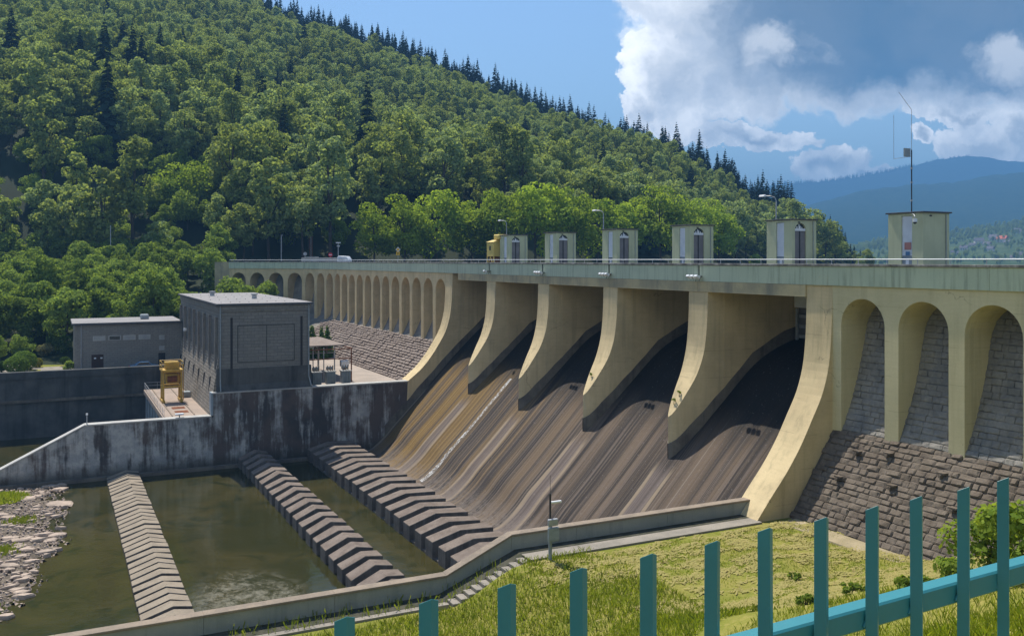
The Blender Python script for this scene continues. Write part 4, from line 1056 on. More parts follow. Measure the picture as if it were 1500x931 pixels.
# ------------------------------------------------------------------ river bed rocks on the left
gb = G(); rr = random.Random(21); ring = []
edge0 = [(.6,117.6),(.2,112),(.9,106),(-.2,100),(.6,94),(-.2,90),(-1.6,87),(-1.2,83),(-2.4,79),(-3.8,74),(-6,69),(-9,62),(-30,60),(-70,70),(-70,118)]
edge = []
for (a, b), (c_, d_) in zip(edge0[:11], edge0[1:12]):
    for k in range(8):
        f = k/8; edge.append((a+(c_-a)*f-.9+1.1*math.sin(b*3.1+k*1.9)*math.sin(k*2.3+a)+rr.uniform(-.5, .5), b+(d_-b)*f))
edge += edge0[11:]
def bar_z(x, y): return .09+.05*math.sin(x*1.3)*math.sin(y*.9)
sheet('gravel_bar', edge, .05, M['gravel'])
def rock_mesh(i):
    r = random.Random(300+i); n = r.randint(6, 9); v = []; f = []
    ang = sorted(r.uniform(0, 6.283) for _ in range(n)); ang = [a*.4+.6*6.283*k/n for k, a in enumerate(ang)]
    rad = [r.uniform(.75, 1.1) for _ in range(n)]
    for lvl, (sc, z) in enumerate(((1, -.3), (1.03, .35), (.86, .75))):
        for a, q in zip(ang, rad): v.append((math.cos(a)*q*sc+r.uniform(-.03,.03), math.sin(a)*q*sc*.62+r.uniform(-.03,.03), z+(r.uniform(-.12,.12) if lvl else 0)))
    for l in range(2):
        for k in range(n): f.append((l*n+k, l*n+(k+1) % n, (l+1)*n+(k+1) % n, (l+1)*n+k))
    f.append(tuple(range(2*n, 3*n)))
    me = bpy.data.meshes.new('rock'); me.from_pydata(v, [], f); me.materials.append(M['rock']); me.update(); return me
RK = [rock_mesh(i) for i in range(10)]
placed = []; tries = 0
def edge_x(y):
    for (a, b), (c, d) in zip(edge0[:11], edge0[1:12]):
        if d <= y <= b: return a+(c-a)*(b-y)/(b-d)
    return -9
while len(placed) < 285 and tries < 20000:
    tries += 1
    y = rr.uniform(66, 117.5); ex = edge_x(y); x = ex-rr.random()**1.1*(14 if y > 85 else 9)+rr.uniform(-.6, 1.3)*rr.random()
    r = min(2.0, .30+rr.expovariate(2.6))
    if any((x-a)**2+((y-b)*1.4)**2 < (.62*(r+c))**2 for a, b, c in placed): continue
    placed.append((x, y, r))
placed.sort(key=lambda q: -q[2])
for i, (x, y, r) in enumerate(placed):
    o = link(bpy.data.objects.new('river_rock', rr.choice(RK)))
    o.location = (x, y, .06); o.scale = (r, r*rr.uniform(.8, 1.1), rr.uniform(.18, .36)); o.rotation_euler = (rr.uniform(-.07,.07), rr.uniform(-.07,.07), rr.uniform(-.5, .5))
    lab = 'pale flat rock of the stony river bank beside the basin' if r > .55 else 'small pale stone scattered on the stony river bank'
    if i == 0: lab = 'largest pale flat slab on the stony river bank'
    tag(o, lab, 'rock', 'flat rocks on the river bank' if r > .55 else 'small stones on the river bank')
V = []
for _ in range(5200):
    y = rr.uniform(64, 117.6); ex = edge_x(y); x = ex-rr.random()*15+rr.uniform(-1.4, .9); r = rr.uniform(.07, .34); a = rr.uniform(0, 3)
    c, s_ = math.cos(a)*r, math.sin(a)*r; h = r*rr.uniform(.3, .8)+.06
    V += [[(x-c,y-s_,.0),(x+s_,y-c,.0),(x+.1*c,y,h),(x-.1*s_,y+.1*s_,h)], [(x+s_,y-c,0),(x+c,y+s_,0),(x+.2*c,y+.2*s_,h),(x,y-.1*c,h)], [(x+c,y+s_,0),(x-s_,y+c,0),(x-.1*c,y+.1*s_,h),(x+.2*s_,y,h)], [(x-.3*c,y-.3*s_,h),(x+.4*s_,y-.4*c,h*.98),(x+.5*c,y+.4*s_,h),(x-.3*s_,y+.4*c,h*1.02)]]
tag(link(bpy.data.objects.new('pebbles', quads_mesh('pebbles', np.array(V), M['rock']))), kind='stuff')
# ------------------------------------------------------------------ tree and plant shapes
def tubeq(p, q, r1, r2, n=6):
    p, q = np.array(p, float), np.array(q, float); d = q-p; d /= np.linalg.norm(d)
    a = np.cross(d, [0.3, .9, .2]); a /= np.linalg.norm(a); b = np.cross(d, a)
    an = np.linspace(0, 2*np.pi, n+1); c = np.cos(an)[:, None]*a+np.sin(an)[:, None]*b
    A, B = p+c*r1, q+c*r2
    return np.stack([A[:-1], A[1:], B[1:], B[:-1]], 1)
def leafq(rng, cen, rad, n, size, up=.25, shell=.72, droop=0, asp=1.0):
    cen, rad = np.array(cen, float), np.array(rad, float)
    w = rad.prod(1)**(2/3); k = rng.choice(len(cen), n, p=w/w.sum())
    d = rng.normal(size=(n, 3)); d[:, 2] += up; d /= np.linalg.norm(d, axis=1)[:, None]
    pos = cen[k]+d*rad[k]*rng.uniform(shell, 1.06, (n, 1))
    nr = d*.8+rng.normal(size=(n, 3))*.5+np.array([0, 0, .35]); nr /= np.linalg.norm(nr, axis=1)[:, None]
    t = np.cross(nr, rng.normal(size=(n, 3))); t /= np.linalg.norm(t, axis=1)[:, None]; b = np.cross(nr, t)
    s = size*rng.uniform(.6, 1.3, (n, 1)); 
    t *= s*.5*asp; b *= s*.5
    j = lambda: 1+rng.uniform(-.35, .35, (n, 1))
    return np.stack([pos-t*j()-b*.5*j(), pos+t*.3-b*j(), pos+t*j()+b*.5*j(), pos-t*.2+b*j()], 1)
def clumps(rng, c, R, n, rr=(.3, .5)):
    """uneven crown: a few big lumps spread through an ellipsoid"""
    cen, rad = [], []
    for i in range(n):
        d = rng.normal(size=3); d /= np.linalg.norm(d); q = rng.uniform(.35, .78)
        cen.append(np.array(c)+d*np.array(R)*q); r = rng.uniform(*rr)*min(R[0], R[2]*1.2)*rng.uniform(.8, 1.15)
        rad.append([r*rng.uniform(.9, 1.25), r*rng.uniform(.9, 1.25), r*rng.uniform(.65, .95)])
    return cen, rad
def broadleaf(seed, H, R, n, leaf, ncl=12, low=.3, up=.3):
    rng = np.random.default_rng(seed)
    c = (0, 0, H*(1+low)/2); RR = (R, R, H*(1-low)/2)
    cen, rad = clumps(rng, c, RR, ncl, (.30, .52) if ncl < 16 else (.17, .34))
    L_ = leafq(rng, cen, rad, n, leaf, up)
    tr = [tubeq((0,0,-.6), (.02*H, 0, H*.35), .026*H*.6, .018*H*.6), tubeq((.02*H,0,H*.35), (0,.02*H,H*.72), .018*H*.6, .006*H)]
    for k in range(min(6, ncl)):
        tr.append(tubeq((.01*H, 0, H*rng.uniform(.28, .5)), cen[k], .009*H*.6, .003*H, 4))
    return L_, np.concatenate(tr)
def conifer(seed, H, R, layers=24, m=8, low=.12):
    rng = np.random.default_rng(seed); q = []
    for i in range(layers):
        f = i/(layers-1); z = H*(low+(1-low)*f); r = R*(1-f)**.85*rng.uniform(.8, 1.15)+.12
        for k in range(m):
            a = rng.uniform(0, 6.283); rl = r*rng.uniform(.7, 1.15); w = .20*rl+.22
            d = np.array([math.cos(a), math.sin(a), 0]); s = np.array([-math.sin(a), math.cos(a), 0])
            z0 = z+rng.uniform(-.3, .3); dr = rl*rng.uniform(.25, .5)
            p0 = np.array([0, 0, z0]); p1 = d*rl*.55+[0, 0, z0-dr*.35]; p2 = d*rl+[0, 0, z0-dr]
            q.append([p0-s*.05, p1-s*w, p1+s*w+[0,0,.1], p0+s*.05]); q.append([p1-s*w, p2-s*w*.25, p2+s*w*.25, p1+s*w+[0,0,.1]])
    return np.array(q), tubeq((0,0,-.6), (0,0,H*.97), .012*H, .03)
def tree_mesh(name, lq, tq, leafm):
    V = np.concatenate([lq, tq]); mi = np.concatenate([np.zeros(len(lq)), np.ones(len(tq))])
    return quads_mesh(name, V, [leafm, M['bark']], mi)

# ------------------------------------------------------------------ hills of the left bank
HT = np.array([[-900,170,10,800,330],[-200,232,20,740,310],[0,232,21,720,295],[200,232,22,690,252],[330,232,22.5,665,213],[430,236,23,640,183],[600,240,23.5,600,150],
    [750,250,23.5,560,115],[900,270,23,520,84],[1000,290,22,490,71],[1065,315,21,470,59],[1115,335,20.5,450,45],[1153,350,20.5,430,42],[1200,365,20,415,32],[1240,375,20,405,26],[1270,385,19.5,398,21],[1290,388,19,395,18.5]], float)
def hill_row(px): return [np.interp(px, HT[:, 0], HT[:, i]) for i in range(1, 5)]
def hill_pt(px, t):
    dF, zF, dR, zR = hill_row(px)
    if t < 0:
        d = dF+t*(dF-150 if px < 345 else 22); 
        z = zF+t*(zF-8.4) if px < 345 else zF+t*8
    elif t <= 1:
        d = dF+t*(dR-dF); x, y = campos(px, d)
        z = zF+(zR-zF)*t**.92+ (math.sin(x*.028+1)*math.sin(y*.021)*7+math.sin(x*.06)*math.sin(y*.05+2)*3)*math.sin(math.pi*min(1, t))*min(1, (zR-zF)/60)
    else:
        d = dR+(t-1)*300; z = zR-(t-1)*(zR+10)*.8
    x, y = campos(px, d); return x, y, z
pxs = [-900+i*(2190/72) for i in range(73)]; ts = [-1, -.75, -.5, -.25]+[i/24 for i in range(25)]+[1.3, 1.8, 2.5]
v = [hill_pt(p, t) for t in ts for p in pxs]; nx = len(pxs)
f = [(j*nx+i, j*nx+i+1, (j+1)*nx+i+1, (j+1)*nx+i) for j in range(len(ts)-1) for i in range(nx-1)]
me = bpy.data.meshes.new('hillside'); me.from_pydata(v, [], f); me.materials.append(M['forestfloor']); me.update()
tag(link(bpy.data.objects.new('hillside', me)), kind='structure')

HB = [tree_mesh('broadleaf_tree', *broadleaf(40+i, H, R, 2400, .50, 36, .14), M['leaf']) for i, (H, R) in enumerate(((17,4.0),(19,4.5),(16,3.7),(20,4.0),(18,4.7),(15,4.0)))]
HC = [tree_mesh('spruce_tree', *conifer(60+i, H, R*1.45, 22, 12), M['needle']) for i, (H, R) in enumerate(((20,3.4),(23,3.6),(18,3.0),(21,3.2)))]
grid = {}
def free(x, y, r):
    c = (int(x//r), int(y//r))
    for a in (-1, 0, 1):
        for b in (-1, 0, 1):
            for (p, q) in grid.get((c[0]+a, c[1]+b), ()):
                if (p-x)**2+(q-y)**2 < r*r: return False
    grid.setdefault(c, []).append((x, y)); return True
rt = random.Random(77); bl, co = [], []
for _ in range(90000):
    px = rt.uniform(-260, 1286); dF, zF, dR, zR = hill_row(px)
    t = ((rt.random()*((dR*1.06)**2-dF**2)+dF**2)**.5-dF)/(dR-dF)
    if t > (.90 if px > 380 else 1.06): continue
    x, y, z = hill_pt(px, t)
    ridge = False
    if not free(x, y, 6.4 if t < .25 else 5.2): continue
    pat = math.sin(x*.021+.5)*math.sin(y*.017+1.2)
    con = rt.random() < (.96 if ridge and px > 380 else .12 if pat > .6 else .03)
    if ridge and px > 1160: con = rt.random() < .45
    if 500 < px < 1060 and t < .07: continue
    if px < 335 and .015 < t < .11 and rt.random() < .9: continue
    sc = (rt.uniform(.65, 1.3) if t < .25 else rt.uniform(.62, 1.08))*(1.45 if t < .17 else 1.25 if t < .25 else 1.0)*(.85 if px > 1000 else 1)
    if con: sc *= rt.uniform(.7, 1.0) if ridge else rt.uniform(.75, 1.05)
    if px > 1200: sc *= max(.45, 1-(px-1200)/160)
    (co if con else bl).append((x, y, z-.4, sc, rt.uniform(0, 6.28), t, px))
for row, tt in enumerate((.945, .98, 1.015)):
    px = 378.0
    while px < 1268:
        px += rt.uniform(3.2, 8.5)*(1 if px > 1000 else .9)*(1.0 if row else 1.2)
        if px > 1165 and rt.random() < .5: continue
        tj = tt+rt.uniform(-.015, .015); x, y, z = hill_pt(px, min(tj, .999)); z -= max(0, tj-1)*60
        f = 1 if px < 1120 else max(.45, 1-(px-1120)/260)
        co.append((x, y, z-.6, rt.choice((.55, .75, .85, .95, 1.0, 1.15))*rt.uniform(.88, 1.12)*f, rt.uniform(0, 6.28), tj, px))
bl.sort(key=lambda q: math.hypot(q[0], q[1])); co.sort(key=lambda q: (q[5] < .92, math.hypot(q[0], q[1])))
def place(lst, meshes, name, label, cat, group, protos):
    for i, (x, y, z, sc, rz, t, px) in enumerate(lst):
        k = rt.randrange(len(meshes))
        o = link(bpy.data.objects.new(name, meshes[k])); o.location = (x, y, z); o.rotation_euler = (0, 0, rz); o.scale = (sc*rt.uniform(.9, 1.1), sc, sc)
        tag(o, label(t, px), cat, group); protos.setdefault(k, o)
pb, pc = {}, {}
NB = 210
inframe = [q for q in bl if -20 < q[6] < 1290]; rest_b = [q for q in bl if not -20 < q[6] < 1290]
place(inframe[:NB], HB, 'broadleaf_tree', lambda t, px: 'tall broadleaf tree at the hill foot, '+('above the thicket at the far left' if px < 150 else 'above the thicket and grey powerhouse' if px < 330 else 'behind the left end of the dam' if px < 560 else 'above the row of round trees' if px < 950 else 'behind the right-hand gatehouses'), 'tree', 'broadleaf trees at the foot of the hill', pb)
place(co[:298], HC, 'spruce_tree', lambda t, px: ('dark spruce of the ridge line, '+('at the top edge of the picture' if px < 560 else 'against the clear blue sky' if px < 880 else 'in front of the big white cloud' if px < 1090 else 'low down towards the far blue mountain')) if t > .92 else 'dark pointed spruce among the paler trees of the hillside', 'tree', 'spruces on the wooded hill', pc)
def scatter(name, pts, protos, label=None):
    """one mass of trees past the countable ones: instances of the same tree meshes"""
    me = bpy.data.meshes.new(name); me.from_pydata([p[:3] for p in pts], [], [])
    for an, col in (('sc', 3), ('rz', 4)):
        at = me.attributes.new(an, 'FLOAT', 'POINT'); at.data.foreach_set('value', [p[col] for p in pts])
    at = me.attributes.new('pick', 'INT', 'POINT'); at.data.foreach_set('value', [rt.randrange(len(protos)) for p in pts])
    o = link(bpy.data.objects.new(name, me))
    ng = bpy.data.node_groups.new(name, 'GeometryNodeTree')
    ng.interface.new_socket('Geometry', in_out='INPUT', socket_type='NodeSocketGeometry'); ng.interface.new_socket('Geometry', in_out='OUTPUT', socket_type='NodeSocketGeometry')
    N, K = ng.nodes, ng.links
    gi, go = N.new('NodeGroupInput'), N.new('NodeGroupOutput'); ip = N.new('GeometryNodeInstanceOnPoints'); jn = N.new('GeometryNodeJoinGeometry')
    for k in sorted(protos, reverse=True):
        oi = N.new('GeometryNodeObjectInfo'); oi.transform_space = 'ORIGINAL'; oi.inputs['Object'].default_value = protos[k]; oi.inputs['As Instance'].default_value = True
        K.new(oi.outputs['Geometry'], jn.inputs[0])
    def attr(nm, ty):
        a = N.new('GeometryNodeInputNamedAttribute'); a.data_type = ty; a.inputs['Name'].default_value = nm; return a.outputs['Attribute']
    K.new(gi.outputs[0], ip.inputs['Points']); K.new(jn.outputs[0], ip.inputs['Instance']); ip.inputs['Pick Instance'].default_value = True
    K.new(attr('pick', 'INT'), ip.inputs['Instance Index'])
    cx = N.new('ShaderNodeCombineXYZ'); K.new(attr('rz', 'FLOAT'), cx.inputs[2]); K.new(cx.outputs[0], ip.inputs['Rotation'])
    K.new(attr('sc', 'FLOAT'), ip.inputs['Scale']); K.new(ip.outputs[0], go.inputs[0])
    o.modifiers.new('scatter', 'NODES').node_group = ng
    return tag(o, label, None, None, 'stuff')
scatter('hillside_forest', inframe[NB:]+rest_b, pb)
if len(co) > 298: scatter('spruce_forest', co[298:], pc)

# ------------------------------------------------------------------ trees with trunk and crown: thicket, row behind the dam, garden
def treeset(meshes, x, y, z, sc, rz, name, label, group):
    k = rt.randrange(len(meshes)); t = thing(name, label, 'tree', (x, y, z), group, rz); t.scale = (sc, sc, sc*rt.uniform(.92, 1.08))
    link(bpy.data.objects.new('trunk', meshes[k][1]), t); link(bpy.data.objects.new('crown', meshes[k][0]), t); return t
def pair(seed, H, R, n, leaf, m, ncl, low): 
    l, t = broadleaf(seed, H, R, n, leaf, ncl, low); return quads_mesh('crown', l, m), quads_mesh('trunk', t, M['bark'])
TH = [pair(80+i, H, R, 4200, .38, M['leaf3'], 36, .08) for i, (H, R) in enumerate(((10,4.0),(11,4.4),(9,4.2),(12,4.0),(10,4.8)))]
LI = [pair(90+i, H, R, 5000, .46, M['leaf2'], 38, .12) for i, (H, R) in enumerate(((16,6.2),(17,5.6),(15,6.6),(16,6.8)))]
grid.clear(); n = 0
for _ in range(4000):
    px = rt.uniform(-170, 334); t = rt.uniform(-.9, .12)
    x, y, z = hill_pt(px, t)
    if y < 176 and x > -3: continue
    if x > 28 and y < 212: continue
    if x > 24 and x < 43 and y < 222: continue
    if px < 70 and y < 181: continue
    if not free(x, y, 5.1): continue
    treeset(TH, x, y, z-.3, rt.uniform(.85, 1.25), rt.uniform(0, 6), 'thicket_tree', 'bushy green tree in the dense thicket behind the low annex', 'trees of the thicket behind the annex'); n += 1
    if n > 150: break
for px, d, sc, lab in ((322, 212, 1.4, 'bright green tree leaning against the left end of the dam'), (346, 196, 1.36, 'slender tree covering the leftmost arch of the dam'), (385, 190, 1.12, 'low leafy tree in front of the last arches of the dam'), (400, 183, 1.0, 'small leafy tree just behind the powerhouse roof'), (364, 186, 1.1, 'round leafy bush tree behind the powerhouse roof'), (334, 192, 1.28, 'yellowish green tree behind the left corner of the powerhouse roof')):
    x, y = campos(px, d); treeset(TH, x, y, 10.0, sc, rt.uniform(0, 6), 'broadleaf_tree', lab, None)
ROW = [(548, 236, .86), (592, 232, .9), (640, 238, 1.02), (690, 244, .95), (738, 238, 1.0), (785, 240, 1.12), (832, 246, .98), (876, 254, .95), (918, 262, .98), (968, 268, 1.12), (1010, 285, 1.05), (1052, 300, 1.0)]
words = ['leftmost', 'second from the left', 'third from the left', 'fourth from the left', 'fifth from the left', 'tallest', 'first right of the tallest', 'second right of the tallest', 'third right of the tallest', 'fourth right of the tallest', 'second from the right', 'rightmost']
for (px, d, sc), w in zip(ROW, words):
    x, y = campos(px, d); treeset(LI, x, y, 23.2, sc*1.42, rt.uniform(0, 6), 'linden_tree', f'rounded bright green tree, {w} of the row behind the dam', 'row of round trees behind the dam')
for px, d, sc, lab in ((490, 250, .75, 'pale green small tree right of the camera mast'), (270, 262, 1.45, 'tall tree in sun left of the slim spruce above the thicket'), (335, 268, 1.35, 'broad sunlit tree right of the slim spruce above the thicket'), (395, 262, 1.2, 'sunlit tree with gaps standing before the dark wood'), (430, 250, .95, 'low rounded tree above the left end of the dam'), (120, 236, .8, 'low round tree at the edge of the dark wood on the left'), (1105, 318, .55, 'pale tree beside the second gatehouse from the right')):
    x, y = campos(px, d); t = .05; treeset(LI, x, y, 23+max(0, d-240)*.45*(px < 1000)-3*(px > 1000), sc, rt.uniform(0, 6), 'broadleaf_tree', lab, None)
def plant(name, label, cat, x, y, z, R, H, n, leaf, m, group=None, ncl=7, seed=1, low=0, stem=True):
    rng = np.random.default_rng(seed); t = thing(name, label, cat, (x, y, z), group)
    cen, rad = clumps(rng, (0, 0, H*(.5+low/2)), (R, R, H*(.5-low/2)), ncl, (.4, .6)) if ncl > 1 else ([(0, 0, H*.5)], [(R, R, H*.52)])
    link(bpy.data.objects.new('foliage', quads_mesh('foliage', leafq(rng, cen, rad, n, leaf, .3, .85 if ncl == 1 else .55), m)), t)
    if stem: link(bpy.data.objects.new('stem', quads_mesh('stem', tubeq((0,0,-.1), (0,0,H*.5), .05*R+.02, .02, 5), M['bark'])), t)
    return t
ZY = 8.62
tag(sheet('lawn', [(-3.5, 175), (-2.8, 166.5), (2.4, 166.5), (2.4, 176), (-3.5, 176)], ZY+.006, M['meadow'])); 
tag(sheet('lawn', [(-4.2, 158.4), (-3.4, 163), (-1.9, 163), (-2.1, 158.2)], ZY+.006, M['meadow']))
plant('topiary_bush', 'larger front one of the two clipped dome bushes in the garden', 'bush', -5.2, 160.0, ZY, 1.75, 2.5, 2600, .2, M['topiary'], ncl=1, seed=3)
plant('topiary_bush', 'rear one of the two clipped dome bushes in the garden', 'bush', -4.3, 163.2, ZY, 1.8, 2.9, 2600, .2, M['topiary'], ncl=1, seed=4)
plant('golden_bush', 'small golden yellow clipped bush beside the lawn', 'bush', -2.55, 166.5, ZY, .85, 1.5, 900, .16, M['goldbush'], ncl=1, seed=5)
plant('small_bush', 'small dark clipped bush on a short stem at the right of the lawn', 'bush', 1.5, 166.5, ZY+.3, .8, 1.2, 700, .16, M['hedge'], ncl=1, seed=6)
plant('pale_bush', 'pale cream flowering bush in front of the dark hedge', 'bush', -1.6, 176.5, ZY, 1.5, 3.3, 1400, .22, M['palebush'], seed=7)
plant('leafy_bush', 'pale leafy bush against the left corner of the annex', 'bush', 2.0, 158.5, ZY, .9, 1.9, 900, .2, M['leaf3'], seed=8)
plant('leafy_bush', 'low dark reddish bush left of the clipped domes', 'bush', -7.2, 161.0, ZY, 1.3, 1.8, 1000, .2, M['hedge'], seed=9)
rng = np.random.default_rng(12)
q = leafq(rng, [(0,0,0)], [(1,1,1)], 5200, .22, .1, .9); c_ = q.mean(1, keepdims=True); c2 = np.clip(c_*1.5, -1, 1)*np.array([1.9, 1.0, 2.0])+np.array([0, 0, 2.0])
h = thing('hedge', 'tall dark clipped hedge with a bright top at the back of the lawn', 'hedge', (.7, 178, ZY)); link(bpy.data.objects.new('foliage', quads_mesh('foliage', q-c_+c2, M['hedge'])), h)
for x, y, sc, lab in ((-8.2, 170, .46, 'bright round tree at the left edge of the garden'), (-4.9, 177, .5, 'tree with drooping dark skirts behind the clipped domes'), (-11, 176, .7, 'taller bright tree behind the left edge of the garden'), (-14, 166, .5, 'tree at the outer left of the garden')):
    treeset(TH, x, y, ZY, sc, 1, 'garden_tree', lab, None)
CY = [quads_mesh('foliage', conifer(70+i, 5.2, 1.5, 22, 12, .03)[0], M['topiary']) for i in range(2)]
for i, (x, y) in enumerate(((38.3, 156), (39.7, 158), (41.0, 156), (42.4, 157.5), (40.4, 160))):
    t = thing('cypress_shrub', ['leftmost pointed green shrub behind the switchyard', 'pointed green shrub, second from the left behind the switchyard', 'pointed green shrub in the middle of the clump behind the switchyard', 'rightmost pointed green shrub behind the switchyard', 'rear pointed green shrub behind the switchyard'][i], 'shrub', (x, y, 9.05), 'pointed shrubs behind the switchyard', i)
    link(bpy.data.objects.new('foliage', CY[i % 2]), t)

# ------------------------------------------------------------------ left end of the crest: road, lamps, signs
poly = [campos(px, d) for px, d in ((395, 206), (520, 196), (660, 205), (760, 215), (760, 236), (560, 232), (380, 230))]
sheet('approach_road', poly, 24.76, M['deckc'])
def lamp(px, X, h, lab, arm=-1.0):
    r = math.tan(YAW+math.atan((px-750)/1350)); Y = X/r
    t = thing('street_lamp', lab, 'street lamp', (X, Y, 24.78), 'street lamps on the dam')
    L().tube((0,0,0), (0,0,h-.5), .09, 8, r2=.06).build('pole', M['steel'], t)
    g = L(); pts = [(0,0,h-.5), (-.05*1,.15,h-.15), (-.25,.5,h), (-.5,1.0,h+.02)]; g.path(pts, .045); g.build('arm', M['steel'], t)
    L().prism([(-.16,-.05), (.16,-.05), (.1,.14), (-.1,.14)], .9, 1.7, T=Matrix.Translation((-.52,0,h))).build('lamp_head', M['white'], t, bevel=.04)
lamp(742, 62, 7.1, 'curved street lamp rising behind the farthest gatehouse'); lamp(884, 62, 7.3, 'curved street lamp rising behind the gatehouse third from the left'); lamp(1137, 62, 7.2, 'street lamp head above the gatehouse second from the right')
def pole(px, d, z0, z1, name, lab, cat, r=.07):
    x, y = campos(px, d); t = thing(name, lab, cat, (x, y, z0)); L().tube((0,0,0), (0,0,z1-z0), r, 8).build('pole', M['steel'], t); return t
Z = lambda y, d: EYE+(381-y)/1350*d
t = pole(412, 226, 23.8, Z(345, 226), 'street_lamp', 'plain grey lamp post at the left end of the dam road', 'street lamp', .11); L().box(-.15, .15, -.9, .1, Z(345,226)-23.8, Z(345,226)-23.65).build('lamp_head', M['steel'], t)
t = pole(162, 222, 19, Z(330, 222), 'utility_pole', 'thin pale pole rising out of the thicket on the left', 'pole', .10)
def facing_cam(px): return Matrix.Rotation(-YAW-math.atan((px-750)/1350), 4, 'Z')
def sign(px, d, yc, size, shape, m, lab, z0=24.76, m2=None):
    t = pole(px, d, z0, Z(yc, d), 'road_sign', lab, 'road sign', .04); T = Matrix.Translation((0,0,Z(yc,d)-z0)) @ facing_cam(px)
    n, a0 = {'round': (20, 0), 'diamond': (4, 0), 'square': (4, math.pi/4)}[shape]
    def plate(s, y0, y1, mm, nm, dz=0):
        L().prism([(s*math.cos(a0+6.2832*i/n), dz+s*math.sin(a0+6.2832*i/n)) for i in range(n)], y0, y1, T=T).build(nm, mm, t)
    plate(size, -.05, -.07, m, 'plate')
    return t, plate, T
t, pl, T = sign(583, 190, 365.3, .52, 'diamond', M['white'], 'yellow diamond priority road sign with an orange plate under it'); pl(.36, -.072, -.085, M['signy'], 'yellow_field')
L().box(-.36, .36, -.07, -.05, -1.15, -.42, T=T).build('lower_plate', M['signy'], t)
g = L(); g.box(-.06, .06, -.085, -.072, -1.0, -.6, T=T); g.box(-.2, .06, -.0845, -.0725, -.85, -.75, T=T); g.build('road_mark', M['dark'], t)
t, pl, T = sign(484, 196, 373, .44, 'round', M['red'], 'round red no-entry sign at the left end of the dam'); L().box(-.3, .3, -.085, -.072, -.07, .07, T=T).build('white_bar', M['white'], t)
t, pl, T = sign(447, 198, 371.7, .40, 'round', M['steel'], 'round grey sign seen from behind near the rusty mast')
t = pole(455.5, 226, 24, Z(346, 226), 'rusty_mast', 'rust red lattice mast at the left end of the dam', 'mast', .05)
for k in range(9): L().path([(-.3, 0, .3+k*.65), (.3, 0, .95+k*.65)], .045, 4).build('lattice_bar', M['rust'], t)
for s_ in (-.3, .3): L().tube((s_,0,0), (s_,0,Z(346,226)-24), .05, 5).build('chord', M['rust'], t)
t = pole(495.5, 200, 24.76, Z(356, 200), 'camera_mast', 'slim grey mast with a camera and flat top above the no-entry sign', 'pole', .08); h = Z(356,200)-24.76
L().box(-.45, .45, -.3, .3, h, h+.18).build('top_box', M['white'], t); L().box(-.28, .28, -.2, .2, h-.8, h-.45).build('camera', M['steel'], t)
# white site trailer with dark lettering
xa, ya = campos(441, 199); xb, yb2 = campos(497, 196.5); ang = math.atan2(yb2-ya, xb-xa); ln = math.hypot(xb-xa, yb2-ya)
t = thing('site_trailer', 'long low white trailer parked at the left end of the dam road', 'trailer', (xa, ya, 24.78), None, ang)
L().box(0, ln, 0, 2.2, .45, 1.5).build('body', M['cloudpane'], t, bevel=.05); L().box(.6, ln*.35, .2, 2.0, 1.63, 1.8).build('cover', M['cloudpane'], t)
for x in (ln*.45, ln*.6): L().tube((x,-.02,.3), (x,.25,.3), .3, 12).build('wheel', M['dark'], t)
xa, ya = campos(490, 197.5); xb, yb2 = campos(506.5, 197)
t = thing('parked_van', 'small white van with dark lettering beside the long white trailer', 'van', (xa, ya-2, 24.78), None, ang); ln2 = math.hypot(xb-xa, yb2-ya)
L().prism([(0,.3), (ln2,.3), (ln2,1.2), (ln2-.5,1.85), (.3,1.95), (0,1.6)], 0, 1.9).build('body', M['white'], t, bevel=.08)
for x in (.5, ln2-.5): L().tube((x,-.03,.3), (x,.2,.3), .3, 12).build('wheel', M['dark'], t)
g = L()
for k, ww in enumerate((.16,.12,.14,.12,.14,.08,.14)): g.box(.28+k*.21, .28+k*.21+ww, -.02, -.005, 1.0, 1.0+.22+.06*(k % 2))
g.build('lettering', M['dark'], t)

# ------------------------------------------------------------------ right bank: grass, hay, shrubs
def on_screen(x, y, z):
    xr = x*cA-y*sA; yf = x*sA+y*cA
    return 350 < 750+1350*xr/yf < 1530 and 381-1350*(z-EYE)/yf < 950
rng = np.random.default_rng(5)
from mathutils import noise as mn
def blades(n, xr, yr, hr, wr, test, lean=.35):
    out = []
    X = rng.uniform(*xr, n); Y = rng.uniform(*yr, n)
    for x, y in zip(X, Y):
        z = ground_z(x, y)
        if not on_screen(x, y, z+.2) or not test(x, y): continue
        h = rng.uniform(*hr); w = rng.uniform(*wr); a = rng.uniform(0, 6.28); lx, ly = rng.normal(0, lean*h, 2)
        c, s_ = math.cos(a)*w/2, math.sin(a)*w/2
        out.append([(x-c, y-s_, z-.02), (x+c, y+s_, z-.02), (x+lx*.5+c*.7, y+ly*.5+s_*.7, z+h*.65), (x+lx, y+ly, z+h)])
    return np.array(out)
def mown(x, y): return mn.noise(Vector((x*.16, y*.16, 3)))*1.6+mn.noise(Vector((x*1.3, y*1.3, 5)))*.9+(x-28.5)*.18+(y-38)*.03+random.uniform(-.5, .5) > -.1
def strip(x, y): return x > 25.2 or y < 48.6
gA = blades(56000, (4, 30), (30, 48.7), (.14, .40), (.03, .06), lambda x, y: (not mown(x, y)) and (x > 24.5 or y < 48.1))
gB = blades(42000, (24, 46), (22, 48.2), (.05, .15), (.03, .055), lambda x, y: mown(x, y) and mn.noise(Vector((x*.45, y*.45, 9))) > -.25 and y < 47.9)
gC = blades(60000, (6, 40), (4, 30), (.10, .32), (.012, .026), lambda x, y: math.hypot(x, y) < 36)
tag(link(bpy.data.objects.new('grass', quads_mesh('grass', np.concatenate([gA, gB, gC]), M['grassb']))), kind='stuff')
out = []
